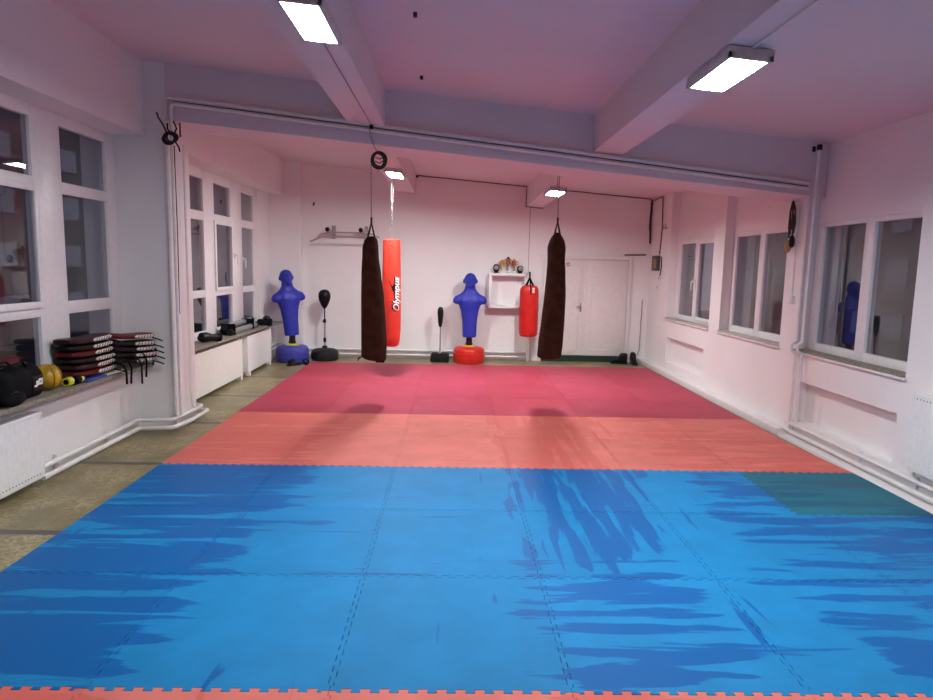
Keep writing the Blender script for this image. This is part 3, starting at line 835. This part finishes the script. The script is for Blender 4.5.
# ------------------------------------------------------------------ wall shelf and trophies
t = thing('wall_shelf', 'white open box shelf on the back wall carrying trophies', 'shelf', (.66, YB, 1.0))
W_, H_, D_ = .70, .645, .22; th = .05
bm = NBM(); box(bm, 0, W_, -D_, 0, H_-th, H_, .003); obj('top_panel', bm, PVC, t)
bm = NBM(); box(bm, 0, W_, -D_, 0, 0, th, .003); obj('bottom_panel', bm, PVC, t)
for x in (0, W_-.045):
    bm = NBM(); box(bm, x, x+.045, -D_, 0, th, H_-th, .003); obj('side_panel', bm, PVC, t)
ST = 1.0+H_
def trophy(x, y, h, m, top_m, label):
    t = thing('trophy', label, 'trophy', (x, y, ST), 0, 'trophies on the wall shelf')
    bm = NBM(); box(bm, -.035, .035, -.03, .03, 0, .045, .004); obj('plinth', bm, MARBLE, t)
    s = (h-.045)
    bm = NBM(); lathe(bm, [(.012, .045), (.03, .05), (.012, .06), (.010, .045+s*.35), (.018, .045+s*.40), (.034, .045+s*.55), (.046, .045+s*.85), (.048, .045+s*.9), (.04, .045+s*.9), (.01, .045+s*.6)], n=20)
    obj('cup', bm, m, t)
    for q in (-1, 1):
        bm = NBM(); tube(bm, [(q*.04, 0, .045+s*.85), (q*.075, 0, .045+s*.80), (q*.072, 0, .045+s*.6), (q*.035, 0, .045+s*.52)], .006, 6); obj('handle', bm, m, t)
    bm = NBM(); ellipsoid(bm, (0, 0, .045+s*.93), .026, .026, .03, 12, 8); obj('finial', bm, top_m, t)
    return t
trophy(.895, YB-.12, .235, GOLD, GOLD, 'yellow gold cup trophy, left of the three cups on the shelf')
trophy(1.01, YB-.10, .290, BRONZE, MAROON, 'tallest trophy with dark red top, middle of the shelf')
trophy(1.125, YB-.12, .255, BRONZE, GOLD, 'bronze cup trophy, right of the three cups on the shelf')
def black_trophy(x, h, label):
    t = thing('round_trophy', label, 'trophy', (x, YB-.13, ST), 0, 'round black trophies on the wall shelf')
    bm = NBM(); lathe(bm, [(.02, 0), (.042, 0), (.045, .012), (.035, .02), (.052, .05*h/.16), (.060, .09*h/.16), (.054, .13*h/.16), (.03, .155*h/.16), (.003, .16*h/.16)], n=22); obj('cup', bm, BLACKP, t)
    bm = NBM(); torus(bm, (0, -.052, h*.62), .030, .007, 'y', 20, 6); ellipsoid(bm, (0, -.056, h*.62), .012, .006, .012, 10, 6); obj('emblem', bm, MARBLE, t)
black_trophy(.79, .165, 'round black trophy with a pale ring emblem at the left end of the shelf')
black_trophy(1.235, .145, 'round black trophy with a pale ring emblem at the right end of the shelf')

# ------------------------------------------------------------------ pull-up bar
t = thing('pull_up_bar', 'pale wall-mounted pull-up bar with black knobs high on the back wall', 'pull-up bar', (-2.08, YB, 2.33))
BAR = mat('pale_grey_steel', (.42, .38, .38), .45, .3)
for x in (-.18, .42):
    bm = NBM(); box(bm, x, x+.07, -.02, 0, -.12, .12, .003); box(bm, x+.01, x+.06, -.36, -.01, -.02, .03, .003); tube(bm, [(x+.035, -.02, -.11), (x+.035, -.34, -.01)], .012, 8); br = obj('bracket', bm, BAR, t)
    bm = NBM(); ellipsoid(bm, (x-.03, -.30, .035), .042, .042, .042, 14, 10); tube(bm, [(x-.03, -.30, .035), (x+.03, -.30, .02)], .012, 8); obj('knob', bm, BLACKP, br)
bm = NBM(); tube(bm, fillet([(-.50, -.42, -.19), (-.28, -.40, -.10), (.52, -.40, -.10), (.68, -.42, -.17)], .06), .014, 10); obj('front_bar', bm, BAR, t)
bm = NBM(); tube(bm, fillet([(-.40, -.22, -.10), (-.22, -.22, -.01), (.52, -.22, -.01), (.72, -.22, -.09)], .06), .013, 10); obj('rear_bar', bm, BAR, t)

# ------------------------------------------------------------------ cables and small fittings
def ceil_edge(x): return zc(x, 1)-.006
tubes('cable', [[(-.70, YB-.012, ceil_edge(-.70)), (.3, YB-.012, ceil_edge(.3)), (1.318, YB-.012, ceil_edge(1.318)), (1.318, YB-.012, zc(1.33, 1)-.37), (1.63, YB-.012, zc(1.62, 1)-.372), (1.63, YB-.012, ceil_edge(1.63)), (3.66, YB-.012, ceil_edge(3.66))]], .009, CRACK, 'thin dark cable following the back wall top edge and beam end', 'cable')
tubes('cable', [[(3.665, YB-.01, 3.05), (3.65, YB-.01, 2.7), (3.665, YB-.01, 2.25)], [(3.65, YB-.012, 2.75), (3.645, YB-.012, 2.5)]], .018, CRACK, 'dark ragged cracks down the far right corner', 'cable')  # dark tubes standing in for damage cracks in the wall corner
tubes('cable', [[(3.665, 12.2, 3.03), (3.665, 11.72, 3.05), (3.665, 11.66, 2.5), (3.67, 11.75, 2.04)]], .009, CRACK, 'thin dark cable from far right corner down to the grey box', 'cable')
tubes('cable', [[(3.20, YB-.012, 2.03), (3.6, YB-.012, 2.04)]], .012, CRACK, 'short dark cable above the right door corner', 'cable')
tubes('cable', [[(1.40, YB-.006, 3.0-.10), (1.40, YB-.006, 1.70)]], .005, GREYC, 'thin grey cable down the back wall above the small red bag', 'cable')
tubes('cable', [[(3.58, YB-.01, 1.2), (3.57, YB-.012, .25), (3.50, YB-.05, .10), (3.42, YB-.10, .02)]], .007, GREYC, 'thin grey cable down the corner beside the boots', 'cable')
bm = NBM(); torus(bm, (-.765, 6.735, 2.79), .072, .012, 'y', 28, 8, 1.1); torus(bm, (-.775, 6.725, 2.785), .062, .009, 'y', 28, 8, 1.15); torus(bm, (-.755, 6.745, 2.80), .066, .009, 'y', 28, 8, 1.05)
tube(bm, [(-.80, 6.735, 2.78), (-.76, 6.73, 2.76), (-.72, 6.73, 2.785)], .006, 6); tube(bm, [(-.80, 6.735, 2.82), (-.76, 6.73, 2.80), (-.71, 6.73, 2.82)], .006, 6)
co = tag(obj('cable_coil', bm, CABLE), 'black coiled cable hanging from the cross beam beside a light', 'cable coil')
bm = NBM(); tube(bm, [(-.855, 6.74, 3.10), (-.855, 6.74, 3.02), (-.80, 6.735, 2.90), (-.765, 6.735, 2.87)], .005, 6); obj('lead', bm, GREYC, co)
bm = NBM(); tube(bm, [(-.84, 6.74, 3.13), (-.84, 6.74, 3.09)], .02, 10); tag(obj('pipe_hook', bm, BLACKP), 'small black hook on the cross beam pipes under the left beam', 'hook')
# cable bundle on the pillar
t = thing('cable_bundle', 'tangle of black cables tied to the top of the left pillar', 'cable bundle', (-2.80, 6.72, 2.94))
bm = NBM()
for k in range(6): torus(bm, (random.uniform(-.02, .02), random.uniform(-.03, .0), random.uniform(-.02, .02)), .05+.012*random.random(), .010, 'y', 18, 6, random.uniform(.8, 1.1))
obj('coil', bm, CABLE, t)
for p in ([(-.03, -.02, .04), (-.06, -.03, .12), (-.11, -.03, .20), (-.125, -.03, .25)], [(-.0, -.02, .05), (-.03, -.02, .10), (-.025, -.02, .15)], [(.03, -.02, .04), (.06, -.02, .10), (.03, -.02, .17)], [(.04, -.02, -.02), (.08, -.03, -.08), (.085, -.02, -.12)], [(.085, -.0, .02), (.085, .0, .16)]):
    bm = NBM(); tube(bm, p, .008, 6); obj('cable_end', bm, CABLE, t)
# electric box on the right wall
t = thing('electric_box', 'small dark grey electric box on the right wall near the far corner', 'electric box', (XR, 11.88, 1.75))
bm = NBM(); box(bm, -.05, 0, -.17, .17, 0, .27, .006); obj('box_body', bm, GREYBOX, t)
bm = NBM(); box(bm, -.056, -.049, -.08, .04, .05, .21, .003); obj('switch_panel', bm, TAN, t)
for y, z, lab in ((11.70, 1.62, 'white wall socket just below the grey electric box'), (11.78, 1.45, 'lower white wall socket below the grey electric box')):
    bm = NBM(); box(bm, XR-.025, XR, y-.07, y+.07, z-.035, z+.035, .006)
    o = tag(obj('wall_socket', bm, PVC), lab, 'socket')
    bm = NBM(); tube(bm, [(XR-.026, y-.02, z), (XR-.020, y-.02, z)], .016, 12); obj('outlet', bm, GREYBOX, o)
tubes('cable', [[(3.67, 11.62, 2.0), (3.67, 11.60, 1.8), (3.67, 11.66, 1.66)]], .010, CRACK, 'short dark cable between the electric box and its socket', 'cable')
t = thing('wall_hook', 'small double coat hook high on the far right pilaster', 'hook', (XR, 11.45, 2.50))
bm = NBM(); box(bm, -.012, 0, -.16, .12, -.02, .0, .003); obj('rail', bm, PIPE, t)
for y in (-.08, .04):
    bm = NBM(); tube(bm, fillet([(-.005, y, -.01), (-.05, y, -.02), (-.06, y, .05)], .02), .010, 8); obj('hook', bm, STEEL, t)
# hanging skipping ropes on the right pilaster
t = thing('skipping_ropes', 'dark skipping ropes and a tan grip hanging on the right wall pilaster', 'skipping ropes', (XR-.02, 7.08, 2.54))
bm = NBM(); box(bm, -.0, .02, -.06, .06, -.03, .05, .004); tube(bm, [(0, 0, -.01), (-.05, 0, -.01), (-.06, 0, .02)], .008, 8); obj('hook_plate', bm, PIPE, t)
bm = NBM()
for k in range(5):
    y = -.05+.025*k; l = .36+.05*math.sin(k*2.1)
    tube(bm, [(-.045, .0, -.01), (-.04-.01*(k % 2), y, -.12), (-.035, y*1.3, -l*.7), (-.035, y*.8, -l)], .0085, 6)
    if k % 2 == 0: tube(bm, [(-.03, y*.8+.01, -l), (-.028, y+.02, -.1), (-.04, 0, -.01)], .008, 6)
obj('rope', bm, ROPEB, t)
bm = NBM(); ellipsoid(bm, (-.045, .035, -.49), .035, .045, .07, 14, 10); obj('grip', bm, TAN, t)
bm = NBM(); ellipsoid(bm, (-.04, -.035, -.44), .03, .035, .07, 14, 10); obj('handle', bm, BLACKP, t)
tubes('cable', [[(XR-.004, 7.06, 2.45), (XR-.004, 7.05, 1.52)]], .009, PIPE, 'white conduit down the right pilaster below the skipping ropes', 'cable')
bm = NBM(); box(bm, XR-.03, XR, 7.0, 7.09, 1.43, 1.52, .006); o = tag(obj('light_switch', bm, PVC), 'white switch on the right pilaster between two windows', 'switch')
bm = NBM(); box(bm, XR-.034, XR-.028, 7.02, 7.07, 1.45, 1.50, .003); obj('rocker', bm, CLEAR, o)
# ceiling hooks
for x, y, lab in ((-.29, 4.66, 'tiny dark ceiling hook nearest the camera'), (-.32, 6.16, 'tiny dark ceiling hook nearer the cross beam')):
    bm = NBM(); tube(bm, [(x, y, zc(x, 0)+.01), (x, y, zc(x, 0)-.03)], .014, 8); tag(obj('ceiling_hook', bm, CABLE), lab, 'hook')
bm = NBM(); tube(bm, [(-2.58, YB+.005, 2.86), (-2.58, YB-.05, 2.85), (-2.59, YB-.06, 2.80)], .014, 8); tag(obj('wall_hook', bm, CRACK), 'small dark hook high on the back wall above the pull-up bar', 'hook')
bm = NBM(); ellipsoid(bm, (-.70, YB-.02, ceil_edge(-.7)-.02), .022, .015, .022, 10, 8); tag(obj('cable_clip', bm, CABLE), 'small dark clip where the beam meets the back wall', 'clip')

# ------------------------------------------------------------------ things on the near left sill
SZ = .70
t = thing('sports_bag', 'black zipped sports bag with a white mark at the left edge of near sill', 'bag', (-3.26, 4.86, SZ))
bm = NBM()
rings = []
for k in range(15):
    s = k/14; y = -.30+.52*s; f = (1-abs(2*s-1)**6)*.25+.75 if s not in (0, 1) else .6
    h = .255*f*(1+.06*math.sin(s*17)); w = .125*f
    rings.append([(w*math.copysign(abs(math.cos(a))**.6, math.cos(a)), y, h/2+h/2*math.copysign(abs(math.sin(a))**.55, math.sin(a))) for a in [2*PI*i/24 for i in range(24)]])
loft(bm, rings); obj('bag_body', bm, BLACKF, t)
bm = NBM()
for x in (-.05, .06): tube(bm, [(x, -.17, .23), (x*1.1, -.12, .28), (x*1.1, .02, .285), (x, .08, .235)], .012, 8, .005)
obj('handle', bm, BLACKF, t)
bm = NBM(); tube(bm, [(0.0, -.25, .255), (0, .17, .258)], .006, 6); obj('zip', bm, BLACKP, t)
bm = NBM(); box(bm, .1225, .129, .03, .16, .06, .17, .003); pt = obj('patch', bm, BLACKP, t)
bm = NBM(); box(bm, .1285, .1315, .07, .145, .10, .135, .003); box(bm, .1285, .1315, .05, .085, .09, .105, .002); box(bm, .1285, .1315, .10, .15, .115, .148, .003); obj('white_mark', bm, WHITEINK, pt)['label'] = 'white mark on the bag'
t = thing('black_pouch', 'small black pouch in front of the sports bag at the left edge', 'pouch', (-3.125, 4.66, SZ))
bm = NBM(); ellipsoid(bm, (0, 0, .05), .05, .12, .05, 18, 12); obj('pouch_body', bm, BLACKF, t)
bm = NBM(); tube(bm, [(.0, -.10, .07), (.02, 0, .105), (0, .10, .07)], .006, 6); obj('cord', bm, BLACKP, t)
t = thing('head_guard', 'shiny yellow head guard beside the black sports bag on the sill', 'head guard', (-3.26, 5.27, SZ))
bm = NBM(); ellipsoid(bm, (0, 0, .105), .105, .105, .105, 24, 16)
YELV = mat('yellow_leather', (.52, .30, .015), .28, var=.15, nscale=14.)
obj('shell', bm, YELV, t)
bm = NBM()
for a in (-.5, .2, .9): 
    tube(bm, [(.107*math.cos(a+q*.02)*math.cos(q), .107*math.sin(a)*math.cos(q), .105+.107*math.sin(q)) for q in [-1.2+.3*k for k in range(9)]], .006, 6)
obj('seam', bm, mat('dark_yellow_leather', (.36, .20, .01), .35), t)
t = thing('hand_wraps', 'black and neon yellow hand wraps lying before the yellow head guard', 'hand wraps', (-3.19, 5.50, SZ))
for y, r_, m in ((-.06, .036, LYELL), (.06, .034, BLACKF), (.11, .026, LYELL)):
    bm = NBM(); lathe(bm, [(.008, -.03), (r_, -.03), (r_+.002, 0), (r_, .03), (.008, .03)], n=22); rot_bm(bm, PI/2, 'X'); bmesh.ops.translate(bm, verts=bm.verts[:], vec=(.0, y, r_+.003)); w = obj('roll', bm, m, t)
    bm = NBM(); lathe(bm, [(.004, -.034), (r_*.6, -.034), (r_*.6, .034), (.004, .034)], n=16); rot_bm(bm, PI/2, 'X'); bmesh.ops.translate(bm, verts=bm.verts[:], vec=(.0, y, r_+.003)); obj('core', bm, BLACKF, w)
bm = NBM(); box(bm, -.03, .03, -.03, .22, .001, .008, .003); obj('loose_end', bm, BLACKF, t)
def belt(y0, y1, x, z, m, m2, lab):
    t = thing('kick_target', lab, 'kick target', (x, y0, z))
    L = y1-y0
    bm = NBM(); box(bm, -.035, .035, 0, L*.5, 0, .022, .009); obj('paddle', bm, m, t)
    bm = NBM(); box(bm, -.03, .03, L*.5, L, .0, .020, .008); obj('second_paddle', bm, m2, t)
    return t
belt(5.62, 6.25, -3.16, SZ, BLUEL, WHITEL, 'blue and white kick target lying along the sill edge under the pads')

def pad(label, loc, rot, m, L=.50, W=.19, th=.052, bend=.05, tilt=0., dark=False, lace=WHITEL, group='stacked kick pads', face_m=None):
    """a curved kick pad lying flat: long axis = local y, front side = +x"""
    t = thing('kick_pad', label, 'kick pad', loc, rot, group)
    t.rotation_euler = (tilt, 0, rot)
    def sec(s, w, h, zoff=0., xo=0., n=20):
        z = bend*((2*s-1)**2-.33)+zoff
        return [(xo+w/2*math.copysign(abs(math.cos(a))**.45, math.cos(a)), (s-.5)*L, z+h/2+h/2*math.copysign(abs(math.sin(a))**.6, math.sin(a))) for a in [2*PI*i/n for i in range(n)]]
    rings = [sec(s, W*(.72 if s in (0., 1.) else .93 if s in (.04, .96) else 1), th*(.6 if s in (0., 1.) else .9 if s in (.04, .96) else 1), (.2*th if s in (0., 1.) else 0)) for s in (0., .04, .12, .25, .4, .5, .6, .75, .88, .96, 1.)]
    obj('padding', loft(NBM(), rings), m, t)
    bm = NBM()
    rings = []
    for s in (.50, .55, .65, .75, .85, .94, .97):
        w = .012 if s in (.5, .97) else .03
        rings.append([(W/2-.004+.010*math.cos(a), (s-.5)*L, bend*((2*s-1)**2-.33)+th*.5+w*.5*math.sin(a)*1.1) for a in [2*PI*i/10 for i in range(10)]])
    pn = obj('side_panel', loft(bm, rings), lace, t)
    bm = NBM()
    for k in range(6):
        s = .56+k*.065; z = bend*((2*s-1)**2-.33)+th*.5
        tube(bm, [(W/2+.006, (s-.5)*L, z-.012), (W/2+.008, (s-.5)*L+.012, z+.012)], .0035, 5)
    obj('lacing', bm, BLACKL, pn)
    bm = NBM(); s = .72; z = bend*((2*s-1)**2-.33)
    pts = [(W/2+.004, (s-.5)*L+.1, z+.01), (W/2+.04, (s-.5)*L+.14, z-.005), (W/2+.06, (s-.5)*L+.17, z-.02)]
    tube(bm, pts, .020, 8, .007); obj('strap', bm, BLACKF, t)
    return t
zz = SZ+.03
names = ['bottom dark red kick pad of the left stack on the near sill', 'brown-maroon kick pad second from bottom in the left stack', 'black kick pad third from bottom in the left stack', 'bright red kick pad fourth from bottom in the left stack', 'black kick pad second from top in the left stack', 'black and maroon kick pad on top of the left stack']
for k, (m, dy, rz) in enumerate(((REDL, .03, 0.), (MAROON, .02, .05), (BLACKL, .0, -.04), (REDL, -.01, .03), (BLACKL, -.03, -.03), (MAROON, -.03, .02))):
    pad(names[k], (-3.25, 5.82+dy, zz+.009+k*.0575), rz-.10, m, L=.55, bend=.014, W=.20)
names = ['bottom black kick pad of the right stack, against the pillar', 'second black kick pad from bottom of the right stack', 'third black kick pad of the right stack under the red ones', 'black kick pad second from top of the right stack', 'red kick pad with white lacing on top of the right stack']
for k, (m, dy, rz) in enumerate(((BLACKL, .03, .04), (BLACKL, .02, -.05), (BLACKL, .01, .03), (BLACKL, -.02, -.02), (REDL, -.04, .04))):
    pad(names[k], (-3.185+.006*k, 6.42+dy, zz+.022+k*.0585+(.012 if k == 4 else 0)), rz-.32, m, L=.60, bend=.018, W=.20, tilt=-.08)
# dangling straps over the sill edge
t = thing('pad_straps', 'loose black straps of the kick pads dangling over the sill edge', 'straps', (-3.10, 6.3, SZ))
for k, (y, l, z) in enumerate(((-.22, .10, .06), (-.12, .13, .08), (.08, .16, .07), (.19, .15, .11), (.33, .10, .16), (.40, .07, .20))):
    bm = NBM(); tube(bm, [(.0, y-.05, z+.06), (.05, y, z+.02), (.065, y+.02, z-.04), (.06, y+.03-.02*(k % 2), z-.06-l)], .019, 8, .007); obj('strap', bm, BLACKF, t)

# ------------------------------------------------------------------ things on the far left sill
t = thing('tube_bundle', 'two silver metal tubes tied together with black ends on far sill', 'tubes', (-3.25, 9.85, SZ))
for x, z, y0, y1 in ((.07, .045, -.45, .85), (-.03, .115, -.38, .95)):
    bm = NBM(); tube(bm, [(x, y0, z), (x-.03, y1, z)], .042, 18); tb = obj('tube', bm, ALU, t)
    for y, xx in ((y0, x), (y1, x-.03)):
        bm = NBM(); tube(bm, [(xx, y-.03, z), (xx, y+.03, z)], .047, 18); obj('end_cap', bm, BLACKP if y > 0 else CHARC, tb)
bm = NBM(); box(bm, -.085, .12, -.40, -.35, .004, .165, .012); box(bm, -.09, .10, .55, .60, .004, .165, .012); obj('tie_band', bm, BLACKF, t)
bm = NBM(); tube(bm, [(-.09, -.30, .05), (-.085, .7, .05)], .045, 14); obj('rear_tube', bm, CHARC, t)
def glove(loc, rot, label, s=1.):
    t = thing('boxing_glove', label, 'glove', loc, rot)
    bm = NBM(); tube(bm, [(0, -.16*s, .045*s), (0, -.10*s, .048*s), (0, -.04*s, .05*s), (0, .03*s, .062*s), (0, .10*s, .06*s), (0, .145*s, .05*s)], [.042*s, .046*s, .042*s, .060*s, .058*s, .02*s], 18); obj('mitt', bm, BLACKL, t)
    bm = NBM(); tube(bm, [(.045*s, -.02*s, .05*s), (.07*s, .03*s, .05*s), (.06*s, .08*s, .045*s)], [.02*s, .026*s, .014*s], 12); obj('thumb', bm, BLACKL, t)
    bm = NBM(); tube(bm, [(0, -.165*s, .045*s), (0, -.115*s, .047*s)], .049*s, 18); obj('cuff', bm, BLACKF, t)
    return t
glove((-3.24, 11.42, SZ), .2, 'black glove at the right end of far sill beyond the tubes', 1.1)
glove((-3.17, 11.02, SZ), 1.2, 'black glove leaning against the end of the silver tubes', .9)
glove((-3.20, 8.62, SZ), 2.6, 'black glove at the left end of far sill beside the pillar', 1.1)

# ------------------------------------------------------------------ footwear
def sandal(loc, rot, label):
    t = thing('sandal', label, 'sandal', loc, rot, 'pair of black sandals')
    ring = []
    for i in range(28):
        a = 2*PI*i/28; y = .135*math.sin(a); w = .046+.008*math.sin(a)-.006*math.cos(2*a)
        ring.append((w*math.cos(a), y))
    bm = NBM(); slab(bm, [(x*.96, y*.98, 0) for x, y in ring], [(x, y, .028) for x, y in ring]); obj('sole', bm, BLACKR, t)
    bm = NBM(); tube(bm, [(-.055, .03, .02), (-.04, .04, .075), (0, .045, .10), (.04, .04, .075), (.055, .03, .02)], .045, 10, .008); obj('strap', bm, BLACKL, t)
    return t
sandal((-2.72, 11.22, 0), 2.3, 'black sandal, left one of the pair before the blue dummy base')
sandal((-2.54, 11.36, 0), .5, 'black sandal, right one of the pair before the blue dummy base')
def boot(loc, rot, label, h=.16):
    t = thing('boot', label, 'boot', loc, rot, 'pair of black boots')
    rings = []
    for s, zt in ((-.13, h*.9), (-.10, h), (-.05, h), (-.0, h*.95), (.04, .10), (.10, .075), (.145, .055), (.165, .03)):
        w = .045 if s < .1 else .04
        rings.append([(w*math.copysign(abs(math.cos(a))**.7, math.cos(a)), s, .022+zt/2*(1+math.copysign(abs(math.sin(a))**.7, math.sin(a)))*.98) for a in [2*PI*i/16 for i in range(16)]])
    obj('upper', loft(NBM(), rings), BLACKL, t)
    bm = NBM(); box(bm, -.05, .05, -.14, .175, 0, .026, .010); obj('sole', bm, BLACKR, t)
    bm = NBM()
    for k in range(4): tube(bm, [(-.03, .01+.025*k, .125-.016*k), (.03, .02+.025*k, .128-.016*k)], .005, 6)
    obj('laces', bm, BLACKF, t)
    return t
boot((3.16, 12.13, 0), 1.35, 'black boot lying sideways, left one by the door', .19)
boot((3.40, 12.08, 0), 3.1, 'black boot standing toe to camera, right one by the door', .21)

# ------------------------------------------------------------------ outside in the dusk
bm = NBM(); box(bm, -60, 60, -40, 80, -3.2, -3.0); struct(obj('ground', bm, ASPH, smooth=False), 'dark ground outside', 'ground')
def building(x0, x1, y0, y1, h, face_x, label, pitch, ww, z0=-3.0):
    t = thing('apartment_building', label, 'building', (face_x, y0, z0))
    bm = NBM(); box(bm, x0-face_x, x1-face_x, 0, y1-y0, 0, h); obj('walls', bm, FACADE, t, smooth=False)
    s = 1 if face_x == x1 else -1; k = 0
    rows = int((h-1)/2.9); cols = int((y1-y0-1)/pitch)
    for r in range(rows):
        for c in range(cols):
            bm = NBM(); a, b = sorted((0., s*.06))
            y, z = 1.+c*pitch, 1.3+r*2.9
            box(bm, a, b, y, y+ww*.48, z, z+1.3); box(bm, a, b, y+ww*.52, y+ww, z, z+1.3)
            bm2 = NBM(); box(bm2, a, b*.8, y-.08, y+ww+.08, z-.08, z+1.38)
            fr_ = obj('window', bm2, FACADE, t, smooth=False); obj('pane', bm, FACWIN, fr_, smooth=False)
    return t
building(-36, -24, 20, 96, 22., -24, 'dim apartment block seen through the left windows', 6.2, 3.4)
building(24, 36, 16, 60, 19.5, 24, 'dim apartment block seen through the right windows', 2.9, 1.5)

# ------------------------------------------------------------------ world and view
w = bpy.data.worlds.new('dusk'); scene.world = w; w.use_nodes = True
bg = w.node_tree.nodes['Background']
nb = NB(w.node_tree)
g = nb.n('ShaderNodeTexCoord').outputs['Generated']
sepw = nb.n('ShaderNodeSeparateXYZ'); nb.put(sepw.inputs[0], g)
nb.put(bg.inputs['Color'], nb.mix(nb.smooth(sepw.outputs[2], -.1, .6), (.052, .046, .058), (.030, .031, .045)))
bg.inputs['Strength'].default_value = 1.
vs = scene.view_settings
scene.display_settings.display_device = 'sRGB'
vs.view_transform = 'Standard'; vs.look = 'None'; vs.exposure = 2.1; vs.gamma = 1.; vs.use_curve_mapping = False
scene.cycles.max_bounces = 10; scene.cycles.diffuse_bounces = 6; scene.cycles.transparent_max_bounces = 12
scene.cycles.sample_clamp_indirect = 4.
